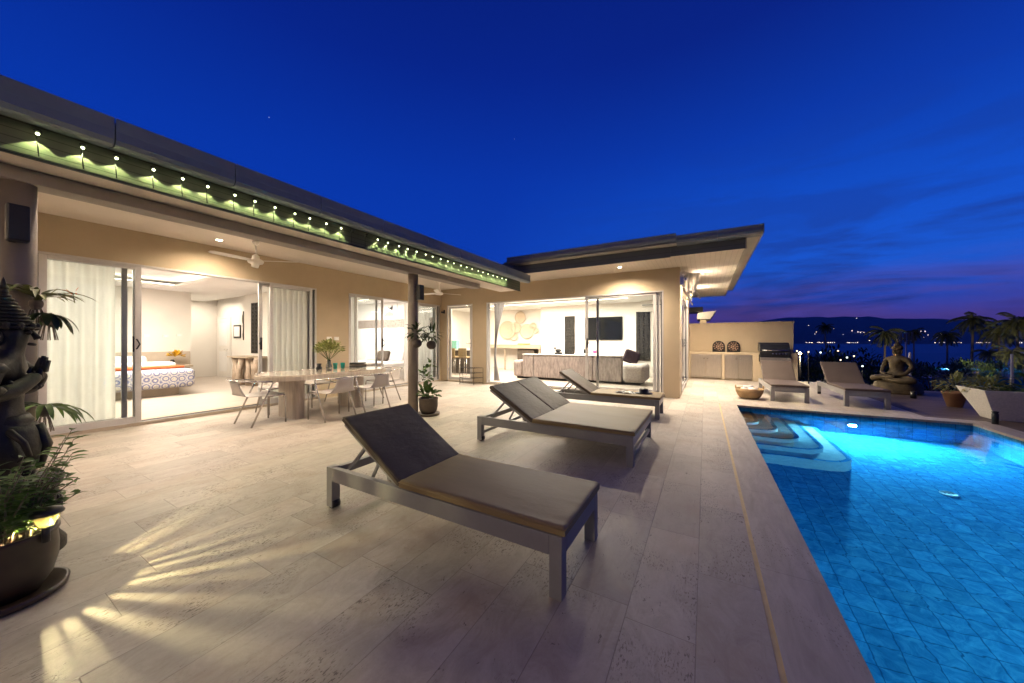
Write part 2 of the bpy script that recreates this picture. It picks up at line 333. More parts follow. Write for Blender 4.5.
# ------------------------------------------------------------------ mesh builder
def totloc(o):
    v = Vector((0, 0, 0))
    while o is not None:
        v = v + o.location; o = o.parent
    return v
class MB:
    def __init__(s): s.v = []; s.f = []; s.s = []
    def add(s, vs, fs, smooth=False):
        k = len(s.v); s.v += [tuple(v) for v in vs]
        s.f += [tuple(i+k for i in f) for f in fs]; s.s += [smooth]*len(fs); return s
    def box(s, a, b):
        x0, y0, z0 = a; x1, y1, z1 = b
        return s.add([(x0,y0,z0),(x1,y0,z0),(x1,y1,z0),(x0,y1,z0),(x0,y0,z1),(x1,y0,z1),(x1,y1,z1),(x0,y1,z1)],
              [(0,3,2,1),(4,5,6,7),(0,1,5,4),(1,2,6,5),(2,3,7,6),(3,0,4,7)])
    def obox(s, c, size, M3):
        hx, hy, hz = [k/2 for k in size]; c = Vector(c)
        vs = [c + M3 @ Vector((x*hx, y*hy, z*hz)) for x, y, z in [(-1,-1,-1),(1,-1,-1),(1,1,-1),(-1,1,-1),(-1,-1,1),(1,-1,1),(1,1,1),(-1,1,1)]]
        return s.add(vs, [(0,3,2,1),(4,5,6,7),(0,1,5,4),(1,2,6,5),(2,3,7,6),(3,0,4,7)])
    def bar(s, p, q, w, h):
        p = Vector(p); q = Vector(q); d = q-p; L = d.length; d.normalize()
        up = Vector((0,0,1)) if abs(d.z) < .95 else Vector((1,0,0))
        a = d.cross(up).normalized(); b = a.cross(d)
        M3 = Matrix((d, a, b)).transposed()
        return s.obox((p+q)/2, (L, w, h), M3)
    def tube(s, pts, r, n=8, cap=True, smooth=True):
        pts = [Vector(p) for p in pts]; rs = r if isinstance(r, (list, tuple)) else [r]*len(pts)
        k = len(s.v); prev = None
        for i, p in enumerate(pts):
            t = (pts[min(i+1, len(pts)-1)] - pts[max(i-1, 0)]).normalized()
            if prev is None:
                u = t.cross(Vector((0,0,1)) if abs(t.z) < .9 else Vector((1,0,0))).normalized()
            else:
                u = (prev - t*prev.dot(t)).normalized()
            prev = u; w = t.cross(u)
            for j in range(n):
                a = 2*PI*j/n; s.v.append(tuple(p + (u*math.cos(a) + w*math.sin(a))*rs[i]))
        for i in range(len(pts)-1):
            for j in range(n):
                s.f.append((k+i*n+j, k+i*n+(j+1)%n, k+(i+1)*n+(j+1)%n, k+(i+1)*n+j)); s.s.append(smooth)
        if cap:
            s.f.append(tuple(k+j for j in range(n))[::-1]); s.s.append(False)
            e = k+(len(pts)-1)*n; s.f.append(tuple(e+j for j in range(n))); s.s.append(False)
        return s
    def lathe(s, prof, c=(0,0,0), n=24, smooth=True, sq=1.0):
        k = len(s.v); c = Vector(c)
        for r, z in prof:
            for j in range(n):
                a = 2*PI*j/n; s.v.append((c.x+r*math.cos(a), c.y+r*math.sin(a)*sq, c.z+z))
        for i in range(len(prof)-1):
            for j in range(n):
                s.f.append((k+i*n+j, k+i*n+(j+1)%n, k+(i+1)*n+(j+1)%n, k+(i+1)*n+j)); s.s.append(smooth)
        if prof[0][0] > 1e-4: s.f.append(tuple(k+j for j in range(n))[::-1]); s.s.append(False)
        if prof[-1][0] > 1e-4:
            e = k+(len(prof)-1)*n; s.f.append(tuple(e+j for j in range(n))); s.s.append(False)
        return s
    def prism(s, poly, z0, z1):
        n = len(poly); vs = [(x,y,z0) for x,y in poly]+[(x,y,z1) for x,y in poly]
        fs = [tuple(range(n))[::-1], tuple(range(n, 2*n))] + [(i,(i+1)%n,n+(i+1)%n,n+i) for i in range(n)]
        return s.add(vs, fs)
    def sphere(s, c, r, n=12, m=8, sc=(1,1,1), smooth=True):
        c = Vector(c); k = len(s.v)
        for i in range(m+1):
            ph = PI*i/m
            for j in range(n):
                a = 2*PI*j/n; s.v.append((c.x+r*sc[0]*math.sin(ph)*math.cos(a), c.y+r*sc[1]*math.sin(ph)*math.sin(a), c.z-r*sc[2]*math.cos(ph)))
        for i in range(m):
            for j in range(n):
                s.f.append((k+i*n+j, k+i*n+(j+1)%n, k+(i+1)*n+(j+1)%n, k+(i+1)*n+j)); s.s.append(smooth)
        return s
    def leaf(s, base, d, L, w, droop=.3, segs=4, nrm=None, fold=.15):
        """pointed curved leaf"""
        base = Vector(base); d = Vector(d).normalized(); up = Vector((0,0,1))
        side = d.cross(up)
        if side.length < .05: side = Vector((1,0,0))
        side.normalize()
        if nrm is not None: side = (side + Vector(nrm)*.8).normalized()
        k = len(s.v); p = base.copy(); cur = d.copy()
        for i in range(segs+1):
            t = i/segs; ww = w*math.sin(PI*min(1, .12+.88*t))**.7 * (1 if t < .98 else .05)
            n2 = cur.cross(side).normalized()
            s.v.append(tuple(p - side*ww*.5 - n2*ww*fold)); s.v.append(tuple(p)); s.v.append(tuple(p + side*ww*.5 - n2*ww*fold))
            cur = (cur - up*droop/segs*1.6).normalized(); p = p + cur*L/segs
        for i in range(segs):
            a = k+i*3
            s.f.append((a, a+1, a+4, a+3)); s.f.append((a+1, a+2, a+5, a+4)); s.s += [True, True]
        return s
    def build(s, name, mat, parent=None, bevel=0, recalc=True, seg=2, **props):
        me = bpy.data.meshes.new(name)
        off = totloc(parent) if parent is not None else Vector((0,0,0))
        if parent is None and 'at' in props: off = Vector(props.pop('at'))
        else: props.pop('at', None)
        loc0 = off if parent is None else Vector((0,0,0))
        me.from_pydata([tuple(Vector(v)-off) for v in s.v], [], s.f)
        me.polygons.foreach_set('use_smooth', s.s)
        if recalc:
            bm = bmesh.new(); bm.from_mesh(me); bmesh.ops.recalc_face_normals(bm, faces=bm.faces[:]); bm.to_mesh(me); bm.free()
        me.materials.append(mat); me.update()
        o = bpy.data.objects.new(name, me); COL.objects.link(o); o.location = loc0
        if parent is not None: o.parent = parent
        if bevel:
            bv = o.modifiers.new('edge_rounding', 'BEVEL'); bv.width = bevel; bv.segments = seg; bv.limit_method = 'ANGLE'; bv.angle_limit = math.radians(50)
            bv.harden_normals = False
        for k2, v2 in props.items(): o[k2] = v2
        return o
def thing(name, label, cat, loc=(0,0,0), group=None):
    o = bpy.data.objects.new(name, None); COL.objects.link(o); o.location = loc
    o.empty_display_size = .2
    o['label'] = label; o['category'] = cat
    if group: o['group'] = group
    return o
def tag(o, label, cat, group=None):
    o['label'] = label; o['category'] = cat
    if group: o['group'] = group
    return o
def dup(o, loc=None, rz=None, label=None, parent=None):
    c = o.copy(); COL.objects.link(c)
    if parent is not None: c.parent = parent
    if loc is not None: c.location = loc
    if rz is not None: c.rotation_euler = (0, 0, rz)
    if label: c['label'] = label
    for ch in list(o.children): dup(ch, parent=c)
    return c
def struct(o):
    o['kind'] = 'structure'; return o
def stuff(o, label, cat):
    o['kind'] = 'stuff'; o['label'] = label; o['category'] = cat; return o
def lamp(typ, name, loc, power, col=(1,.8,.58), **kw):
    l = bpy.data.lights.new(name, typ); l.energy = power; l.color = col
    for k, v in kw.items(): setattr(l, k, v)
    o = bpy.data.objects.new(name, l); COL.objects.link(o); o.location = loc; return o
def aim(o, d):
    o.rotation_euler = Vector(d).to_track_quat('-Z', 'Y').to_euler()

# ------------------------------------------------------------------ SETTING: ground, terrace, pool, sea
b = MB(); b.box((-7.62,-4,-.25), (.25,14.3,0)); struct(b.build('terrace', M['trav'], None))
b = MB(); b.box((.25,-4,-.25), (.275,8.3,-.004)); struct(b.build('drain_channel', M['yellow_slot'], None))
b = MB(); b.box((.275,-4,-.035), (.565,8.3,0)); b.box((.25,8.295,-.035),(3.98,8.62,0)); b.box((3.695,-4,-.035),(3.98,8.295,0))
struct(b.build('pool_coping', M['coping'], None))
b = MB(); b.box((.25,8.62,-.25),(3.3,14.3,0)); struct(b.build('far_terrace', M['trav'], None))
b = MB(); b.box((3.3,8.62,-.25),(8.2,13.2,0)); b.box((3.98,-4,-.25),(8.2,8.62,0)); struct(b.build('wooden_deck', M['deckwood'], None))
# pool basin: open box with thin lining
PX0, PX1, PY0, PY1, PZ = .56, 3.7, -4., 8.3, -1.38
b = MB()
b.add([(PX0,PY0,PZ),(PX1,PY0,PZ),(PX1,PY1,PZ),(PX0,PY1,PZ)], [(0,1,2,3)])
b.add([(PX0,PY0,PZ),(PX0,PY1,PZ),(PX0,PY1,-.036),(PX0,PY0,-.036)], [(0,1,2,3)])
b.add([(PX1,PY0,PZ),(PX1,PY1,PZ),(PX1,PY1,-.036),(PX1,PY0,-.036)], [(0,1,2,3)])
b.add([(PX0,PY1,PZ),(PX1,PY1,PZ),(PX1,PY1,-.036),(PX0,PY1,-.036)], [(0,1,2,3)])
b.add([(PX0,PY0,PZ),(PX1,PY0,PZ),(PX1,PY0,-.036),(PX0,PY0,-.036)], [(0,1,2,3)])
for v in range(len(b.v)):
    x, y, z = b.v[v]
    b.v[v] = (x + (-.001 if x < 1 else .001)*0, y, z)
struct(b.build('pool_basin', M['ptile'], None, recalc=False))
# steps in the far left corner, rounded nose plan
def step_poly(x1, y0, r=.34, n=12):
    p = [(PX0+.002, PY1-.002), (PX0+.002, y0)]
    for i in range(n+1):
        a = -PI/2 + PI/2*i/n
        p.append((x1-r+r*math.cos(a), y0+r+r*math.sin(a)))
    p.append((x1, PY1-.002)); return p
for k in range(5):
    b = MB(); b.prism(step_poly(PX0+.27+.235*k, PY1-1.20-.24*k), PZ+.003, -.20-.20*k)
    st = struct(b.build('pool_step', M['pstep'], None, at=(PX0, PY1, PZ)))
    ou, inn = step_poly(PX0+.27+.235*k, PY1-1.20-.24*k), step_poly(PX0+.27+.235*k-.06, PY1-1.20-.24*k+.06, .28)
    b = MB(); n = len(ou); zt_ = -.20-.20*k+.003; b.add([(x,y,zt_) for x,y in ou[1:]]+[(x,y,zt_) for x,y in inn[1:]], [(i,i+1,n-1+i+1,n-1+i) for i in range(n-2)]); b.build('step_edge_strip', M['ptile'], st, recalc=False)  # darker blue strip along each tread's outer edge
b = MB(); b.add([(PX0,PY0,-.085),(PX1,PY0,-.085),(PX1,PY1,-.085),(PX0,PY1,-.085)], [(0,1,2,3)])
struct(b.build('pool_water', M['water'], None, recalc=False))
# pool lamps
def pool_lamp(loc, d, label, pw):
    t = thing('pool_light', label, 'pool light', loc, 'underwater pool lights')
    d = Vector(d)
    c = Vector(loc)
    b = MB(); b.tube([c, c+d*.02], .075, 20); b.build('light_rim', M['chrome'], t)
    b = MB(); b.tube([c+d*.02, c+d*.028], .055, 20); b.build('lens', M['e_pool'], t)
    l = lamp('SPOT', 'pool_spot', c+d*.06, pw, (.24,.72,1), spot_size=math.radians(165), spot_blend=.5, shadow_soft_size=.05)
    aim(l, d+Vector((0,0,-.35)))
pool_lamp((2.28, 8.285, -.66), (0,-1,0), 'round white lamp glowing under water in the far pool wall', 620)
pool_lamp((3.685, 3.0, -.6), (-1,0,0), 'pool lamp in the right side wall of the blue pool', 240)
pool_lamp((3.685, -.6, -.6), (-1,0,0), 'pool lamp in the right wall at the near end of the pool', 240)
def drain(loc, r, label):
    t = thing('pool_drain', label, 'pool drain', loc, 'white floor drains in the pool')
    b = MB(); b.lathe([(r,0),(r,.01),(r*.9,.018),(r*.9,.012),(0,.012)], loc, 20); b.build('drain_cover', M['white_paint'], t)
    b = MB()
    for i in range(-1, 2): b.lathe([(r*.16,0),(r*.16,.004)], (loc[0]+i*r*.45, loc[1], loc[2]+.013), 8)
    b.build('screw', M['alu_dark'], t)
drain((2.44, 2.45, PZ+.002), .09, 'round white drain fitting on the near pool floor by the right edge')
drain((2.45, 5.9, PZ+.002), .075, 'small pale drain on the lit pool floor below the pool lamp')

# hillside below the deck, one sheet down to the shore
def terr(x, y):
    d = math.hypot(x, y-4)
    z = -.35 - max(0, d-9)*.13
    if d > 120: z = -14.8 - (d-120)*.075
    if x < 2 and d < 30: z = -.35
    return max(z, -62.)
b = MB(); radii = [0, 6, 9, 11, 14, 18, 24, 32, 45, 60, 80, 110, 150, 220, 320, 450, 600, 760, 900]
NA = 48
for r in radii:
    for j in range(NA):
        a = 2*PI*j/NA; x, y = r*math.cos(a), 4+r*math.sin(a)
        w = 0 if r < 12 else (R.random()-.5)*min(4, r*.02)
        b.v.append((x, y, (terr(x, y)+w) if r < 800 else -70))
for i in range(len(radii)-1):
    for j in range(NA): b.f.append((i*NA+j, i*NA+(j+1)%NA, (i+1)*NA+(j+1)%NA, (i+1)*NA+j)); b.s.append(True)
# keep ground under the pool clear
b.v = [(x, y, min(z, -1.7) if math.hypot(x, y-4) < 10 else z) for x, y, z in b.v]
struct(b.build('ground', M['slope'], None))
def sea_mat():
    m, nt, bs = base_mat('evening_sea', .45)
    g = nn(nt, 'ShaderNodeNewGeometry').outputs['Position']
    n = noise(nt, mapping(nt, g, (.002,.004,1)), 1, 4, .6)
    lk(nt, mixc(nt, n, (.008,.075,.24), (.012,.09,.28)), bs.inputs['Base Color'])
    bump(nt, bs, noise(nt, mapping(nt, g, (.05,.09,1)), 1, 3, .6), 1., 6.0)
    return m
b = MB(); Z = -60
b.add([(-30000,-3000,Z),(40000,-3000,Z),(40000,45000,Z),(-30000,45000,Z)], [(0,1,2,3)])
struct(b.build('sea', sea_mat(), None, recalc=False))
# far ridge across the bay
def pxdir(px):
    l = (px-512)/F; return Vector((l*CT-ST, l*ST+CT, 0))
ridge = [(300,330),(500,328),(620,329),(690,327),(740,323),(757,321.5),(777,317.8),(800,316.6),(830,316.5),(868,316),(885,317.8),(905,318.2),(935,318),(960,319.5),(1000,320.5),(1050,321),(1150,319),(1300,322),(1600,326)]
def ridge_y(px):
    for (a, ya), (c, yc) in zip(ridge, ridge[1:]):
        if a <= px <= c: return ya + (yc-ya)*(px-a)/(c-a)
    return 326
b = MB(); NP = 160; NL = 9
for i in range(NP+1):
    px = 300 + 1300*i/NP; d = pxdir(px)
    hz = (341-ridge_y(px)+.25*math.sin(px*.21)+.2*math.sin(px*.53))*12500/F + CH
    for j in range(NL):
        t = j/(NL-1); dd = 8800 + 3700*t
        z = -62 + (hz+62)*(t**.8) + (R.random()-.5)*60*(t*(1-t))*4
        b.v.append((d.x*dd, d.y*dd, z))
for i in range(NP):
    for j in range(NL-1):
        a = i*NL+j; b.f.append((a, a+1, a+NL+1, a+NL)); b.s.append(True)
struct(b.build('far_hills', M['hill'], None))
# town lights across the bay
shore = []
for px0, px1, n in [(806,814,5),(817,824,4),(828,836,4),(847,859,6),(935,948,3),(951,963,5),(976,991,10),(999,1001,1),(1008,1014,2),(1019,1024,2),(737,770,5)]:
    for i in range(n): shore.append((px0 + (px1-px0)*(i+.3*R.random())/max(1, n), 341.9+.4*R.random(), 0))
for px, py in [(856.7,317.8),(808.5,324.8),(816.5,331.5),(833.7,328.4),(852,330.3),(862,331.2),(860.5,332),(870,332),(869.5,340),(875,333),(897,333.4),(921,330.7),(925,330.8),(923.7,336.8),(928,334.5),(936.5,336.4),(940.5,333),(944,336),(952,333),(991,331),(815,333.5),(843,333.8),(858,331.4),(864,331.8)]:
    shore.append((px, py, 1))
proto = None
for px, py, hill in shore:
    d = pxdir(px); dd = 8720
    if hill:
        hz = (341-ridge_y(px))*12500/F + CH
        for k in range(200):
            t_ = k/199; dd = 8800+3700*t_
            if -62+(hz+62)*t_**.8 > CH+(341-py)*dd/F: break
        dd -= 160
    z = CH + (341-py)*dd/F
    if proto is None:
        b = MB(); b.sphere((0,0,0), 11, 8, 6)
        proto = b.build('town_light', M['e_shore'], None); tag(proto, 'tiny town light shining across the bay', 'far light', 'town lights across the bay'); o = proto
        me2 = proto.data.copy(); me2.materials.clear(); me2.materials.append(M['e_shore2'])
    else:
        o = proto.copy(); COL.objects.link(o)
        if R.random() < .45: o.data = me2
    o.location = (d.x*dd, d.y*dd, z); s = .5+.8*R.random(); o.scale = (s, s, s*.8)

# ------------------------------------------------------------------ VILLA
WX, WY = -7.6, 8.6      # facade planes
V = thing('villa', 'single-storey beige villa with flat dark-edged roof and lit rooms', 'villa', (-7.6, 4, 0))
def wall(boxes, mat=None, name='wall'):
    b = MB()
    for a, c in boxes: b.box(a, c)
    return b.build(name, mat or M['plaster_out'], V)
wall([((WX-.15,-4,0),(WX,.75,3)), ((WX-.15,.75,2.49),(WX,4.45,3)), ((WX-.15,4.45,0),(WX,5.25,3)), ((WX-.15,5.25,2.49),(WX,8.6,3)), ((WX-.15,8.52,0),(WX,8.6,2.49))])
wall([((-7.75,WY,0),(-7.33,WY+.15,3)), ((-7.33,WY,2.46),(-6.33,WY+.15,3)), ((-6.33,WY,0),(-5.8,WY+.15,3)), ((-5.8,WY,2.49),(-.84,WY+.15,3)), ((-.84,WY,0),(-.5,WY+.15,3))])
wall([((-.65,8.75,0),(-.5,9.35,3)), ((-.65,9.35,2.46),(-.5,12.9,3)), ((-.65,12.9,0),(-.5,13.9,3))])
b = MB(); b.box((WX-.35,.7,.003),(WX+.0,4.5,.05)); b.box((WX-.35,5.2,.003),(WX,8.52,.05)); b.box((-7.4,WY,.003),(-6.3,WY+.3,.05)); b.box((-5.85,WY,.003),(-.8,WY+.3,.05)); b.box((-.72,9.3,.003),(-.5,12.95,.05))
b.build('sill', M['sill'], V)
# indoor floor
b = MB(); b.box((-16,-2.5,-.1),(WX-.15,8.75,.048)); b.box((-10.5,8.75,-.1),(-.66,14.2,.048)); b.build('indoor_floor', M['infloor'], V)
# indoor walls
iw = MB()
for a, c in [((-13.1,-2.3,.05),(-13,3.95,2.95)), ((-15.5,3.85,.05),(-13.1,3.95,2.95)), ((-15.5,3.85,.05),(-15.4,5.5,2.95)), ((-15.4,5.4,.05),(-12.36,5.5,2.95)),
             ((-12.36,5.0,.05),(WX-.15,5.1,2.95)), ((-13.1,-2.4,.05),(WX-.15,-2.3,2.95)), ((-7.76,-2.3,.05),(-7.751,.75,2.95))]: iw.box(a, c)
iw.build('indoor_wall', M['white_wall'], V)
iw = MB()
for a, c in [((-12.1,5.1,.05),(-12,8.52,2.95)), ((-12.1,8.5,.05),(WX-.15,8.6,2.95))]: iw.box(a, c)
iw.build('indoor_wall', M['white2'], V)
iw = MB()
for a, c in [((-5.9,12.8,.05),(-.65,13.0,2.95)), ((-5.9,12.99,.05),(-5.8,13.4,2.95)), ((-10,13.4,.05),(-5.8,13.5,2.95)), ((-10.1,8.75,.05),(-10,13.5,2.95)), ((-10,8.6,.05),(-7.75,8.75,2.95)), ((-2.0,12.7,2.35),(-.65,12.8,2.95))]: iw.box(a, c)
iw.build('indoor_wall', M['white_wall'], V)
# ceilings with a lit recess
def recess(x0, x1, y0, y1, X0, X1, Y0, Y1, zl=2.72, zh=2.9, mat=None):
    b = MB()
    b.box((x0,y0,zl),(X0,y1,zl+.05)); b.box((X1,y0,zl),(x1,y1,zl+.05)); b.box((X0,y0,zl),(X1,Y0,zl+.05)); b.box((X0,Y1,zl),(X1,y1,zl+.05))
    b.box((x0,y0,zh),(x1,y1,zh+.05))
    b.build('indoor_ceiling', mat or M['white2'], V)
    e = MB(); t = .03
    e.box((X0-.12,Y0-.1,zl+.052),(X0-.12+t,Y1+.1,zl+.07)); e.box((X1+.12-t,Y0-.1,zl+.052),(X1+.12,Y1+.1,zl+.07))
    e.box((X0-.08,Y0-.12,zl+.052),(X1+.08,Y0-.12+t,zl+.07)); e.box((X0-.08,Y1+.12-t,zl+.052),(X1+.08,Y1+.12,zl+.07))
    e.build('cove_light', M['e_led'], V)
recess(-16,WX-.15,-2.4,5.05, -12,-8.9,-.6,3.3)
recess(-12.1,WX-.15,5.05,8.6, -11,-8.9,6.0,7.8)
recess(-10.1,-.65,8.7,13.5, -8.5,-2.2,9.9,11.9)
# porch ceiling, soffits, beam
b = MB(); b.box((WX,-4,3.0),(-4.55,8.6,3.06)); b.build('porch_ceiling', M['ceiling'], V)
b = MB(); b.box((-4.6,-4,2.58),(-4.55,7.45,3.0)); b.box((-4.55,-4,2.58),(-4.03,7.45,2.61)); b.box((-4.55,7.42,2.61),(-4.03,7.45,3.0)); b.build('porch_soffit', M['ceiling'], V)
b = MB(); b.box((-4.55,-4,2.475),(-4.35,6.2,2.577)); b.build('beam', M['beam'], V, bevel=.006)
b = MB(); b.box((-4.6,7.48,3.0),(.62,8.6,3.05)); b.box((-.5,8.6,3.0),(.62,14.9,3.05)); b.build('eaves_soffit', M['soffit'], V)
# roof slabs
b = MB(); b.box((-16.2,-4,3.06),(-4.6,8.7,3.14)); b.add([(-4.6,-4,3.06),(-4.0,-4,2.905),(-4.0,7.47,2.905),(-4.6,7.47,3.06)], [(0,1,2,3)]); b.box((-4.6,8.0,3.06),(-4.0,8.7,3.1)); b.box((-10.3,7.5,3.062),(.62,15,3.30))
b.add([(-4.6,7.6,3.36),(-4.0,7.5,3.36),(-1,10.5,3.75),(-6,11,3.75)], [(0,1,2,3)])
b.build('roof', M['roof'], V)
b = MB(); b.box((-16.2,-4.1,0),(-16.1,9,3.1)); b.box((-10.3,13.9,0),(-.65,14,3.1)); b.box((-16.2,8.61,0),(-10.1,8.75,3.1)); b.build('wall', M['plaster_out'], V)
# fascia and gutter of the porch roof
b = MB(); b.box((-4.05,-4,2.57),(-4.02,7.47,2.905)); b.build('fascia', M['fascia'], V)
b = MB(); b.box((-4.032,-4,2.553),(-4.005,7.475,2.571)); b.build('fascia_trim', M['black'], V)
def gutter_x(y0, y1):
    prof = [(-4.018,2.80),(-4.0,2.785),(-3.80,2.738),(-3.765,2.745),(-3.745,2.775),(-3.75,2.84),(-3.744,2.925),(-3.744,2.933),(-3.76,2.935),(-3.77,2.91),(-4.018,2.91)]
    b = MB(); n = len(prof)
    vs = [(x,y0,z) for x,z in prof]+[(x,y1,z) for x,z in prof]
    b.add(vs, [(i,(i+1)%n,n+(i+1)%n,n+i) for i in range(n)]+[tuple(range(n)), tuple(range(n,2*n))[::-1]])
    return b
cuts = [-4, -1.6, .72, 1.45, 2.25, 3.1, 3.95, 4.75, 5.55, 6.35, 7.15, 7.5]
for y0, y1 in zip(cuts, cuts[1:]):
    gutter_x(y0+.004, y1-.004).build('gutter', M['gutter'], V)
b = MB(); b.box((-4.0,-4,2.945),(-3.8,7.48,3.16)); b.box((-4.1,-4,3.145),(-3.8,7.48,3.17))
# fascia and gutter of the living wing
def gut_y(x0, x1, zt, y0=7.19):
    prof = [(7.44,zt-.16),(y0+.05,zt-.16),(y0+.02,zt-.14),(y0,zt-.10),(y0+.012,zt-.05),(y0,zt-.01),(y0+.02,zt),(7.44,zt)]
    b = MB(); n = len(prof)
    vs = [(x0,y,z) for y,z in prof]+[(x1,y,z) for y,z in prof]
    b.add(vs, [(i,(i+1)%n,n+(i+1)%n,n+i) for i in range(n)]+[tuple(range(n)), tuple(range(n,2*n))[::-1]]); return b
for x0, x1, zt, yy in [(-4.25,-3.6,3.37,7.19),(-3.6,-2.9,3.37,7.19),(-2.9,-1.9,3.375,7.19),(-1.9,-1.0,3.38,7.185),(-1.0,-.48,3.38,7.18),(-.48,.2,3.335,7.2),(.2,.88,3.335,7.2)]:
    gut_y(x0+.003, x1-.003, zt, yy).build('gutter', M['gutter'], V)
b = MB(); b.box((-4.1,7.40,3.19),(.64,7.446,3.205)); b.box((-4.1,7.22,3.19),(.86,7.42,3.198)); b.build('gutter_lip', M['gutter_light'], V)
b = MB(); b.box((-4.2,7.44,2.985),(-.6,7.49,3.19)); b.box((-.6,7.455,3.0),(.64,7.49,3.19)); b.build('fascia', lines_mat('smooth_fascia', (.10,.115,.12), 2, .11, .4, .5, .05), V)
b = MB(); b.box((.625,7.46,2.99),(.66,14.9,3.19)); b.box((.66,7.44,3.185),(.86,14.9,3.2)); b.build('verge', M['gutter_light'], V)
b = MB(); b.box((.86,7.2,3.18),(.885,14.9,3.335)); b.build('verge', M['gutter'], V)
# columns
for y in (.374, 4.31):
    b = MB(); b.lathe([(.086,0),(.086,2.474)], (-4.45,y,0), 32); b.build('column', M['column'], V)
# sliding doors --------------------------------------------------
def door_panel(axis, pos, a0, a1, z0=.055, z1=2.47, t=.035, fw=.055, handle=None, name='sliding_door'):
    """axis 'x': panel lies in plane X=pos spanning Y a0..a1; axis 'y': plane Y=pos spanning X"""
    def P(u, w, z): return (pos+w, u, z) if axis == 'x' else (u, pos+w, z)
    def bx(bm, u0, u1, w0, w1, z0, z1):
        p, q = P(u0, w0, z0), P(u1, w1, z1)
        bm.box(tuple(min(i, j) for i, j in zip(p, q)), tuple(max(i, j) for i, j in zip(p, q)))
    f = MB()
    bx(f, a0, a0+fw, -t/2, t/2, z0, z1); bx(f, a1-fw, a1, -t/2, t/2, z0, z1)
    bx(f, a0+fw, a1-fw, -t/2, t/2, z0, z0+.09); bx(f, a0+fw, a1-fw, -t/2, t/2, z1-.06, z1)
    d = f.build(name, M['alu'], V, bevel=.003)
    g = MB(); g.add([P(a0+fw*.8,0,z0+.07),P(a1-fw*.8,0,z0+.07),P(a1-fw*.8,0,z1-.05),P(a0+fw*.8,0,z1-.05)], [(0,1,2,3)])
    g.build('door_glass', M['glass'], d, recalc=False)
    if handle is not None:
        u, sgn = handle; h = MB()
        s2 = 1 if axis == 'x' else -1
        bx(h, u-.018, u+.018, s2*t/2, s2*(t/2+.012), 1.14, 1.38)
        pts = [P(u, s2*(t/2+.01), 1.17), P(u+sgn*.02, s2*(t/2+.05), 1.19), P(u+sgn*.05, s2*(t/2+.06), 1.26), P(u+sgn*.02, s2*(t/2+.05), 1.33), P(u, s2*(t/2+.01), 1.35)]
        h.tube(pts, .009, 8); h.build('door_handle', M['black'], d)
    return d
DX = WX-.07
def door_frame(axis, pos, a0, a1, z1=2.49, w=.16):
    f = MB()
    if axis == 'x':
        f.box((pos-w/2,a0,.05),(pos+w/2,a0+.035,z1)); f.box((pos-w/2,a1-.035,.05),(pos+w/2,a1,z1)); f.box((pos-w/2,a0+.035,z1-.03),(pos+w/2,a1-.035,z1)); f.box((pos-w/2,a0+.035,.05),(pos+w/2,a1-.035,.056))
    else:
        f.box((a0,pos-w/2,.05),(a0+.035,pos+w/2,z1)); f.box((a1-.035,pos-w/2,.05),(a1,pos+w/2,z1)); f.box((a0+.035,pos-w/2,z1-.03),(a1-.035,pos+w/2,z1)); f.box((a0+.035,pos-w/2,.05),(a1-.035,pos+w/2,.056))
    o = f.build('door_frame', M['alu'], V, bevel=.002)
    k = MB()
    if axis == 'x':
        k.box((pos-.055,a0+.036,.0565),(pos-.035,a1-.036,.064)); k.box((pos+.02,a0+.036,.0565),(pos+.04,a1-.036,.064))
        k.box((pos-.01,a1-.075,.07),(pos+.03,a1-.036,z1-.032)); k.box((pos-.01,a0+.036,.07),(pos+.03,a0+.06,z1-.032))
    else:
        k.box((a0+.036,pos-.055,.0565),(a1-.036,pos-.035,.064)); k.box((a0+.036,pos+.02,.0565),(a1-.036,pos+.04,.064))
        k.box((a1-.065,pos-.03,.07),(a1-.036,pos+.01,z1-.032))
    k.build('door_track', M['alu_dark'], o)
door_frame('x', DX, .75, 4.45)
door_panel('x', DX+.045, .79, 1.73, handle=None, fw=.07)
door_panel('x', DX-.045, .72, 1.60, fw=.06)
door_panel('x', DX+.0, .74, 1.70, fw=.05, handle=(1.66, 1))
door_panel('x', DX-.045, 3.36, 4.37, fw=.06, handle=(3.40, -1))
door_panel('x', DX+.045, 3.52, 4.37, fw=.055)
door_frame('x', DX, 5.25, 8.52)
door_panel('x', DX+.0, 5.30, 6.13, fw=.05)
door_panel('x', DX+.045, 5.42, 6.29, fw=.06, handle=(6.25, 1))
door_panel('x', DX+.045, 7.55, 8.42, fw=.06)
door_panel('x', DX-.045, 7.45, 8.40, fw=.05)
LY = WY+.08
door_frame('y', LY, -5.8, -.84)
door_panel('y', LY+.03, -2.44, -.93, fw=.06)
door_panel('y', LY-.02, -2.72, -1.0, fw=.07, handle=(-2.66, 1))
door_panel('y', LY-.0, -.5-5.29, -.5-5.27+.06, fw=.02, handle=None)
# side doors of the living room facing the pool
door_frame('x', -.575, 9.35, 12.9, 2.46)
door_panel('x', -.55, 9.4, 11.1, z1=2.43, handle=(11.02, 1)); door_panel('x', -.6, 11.0, 12.86, z1=2.43, handle=(11.12, -1))
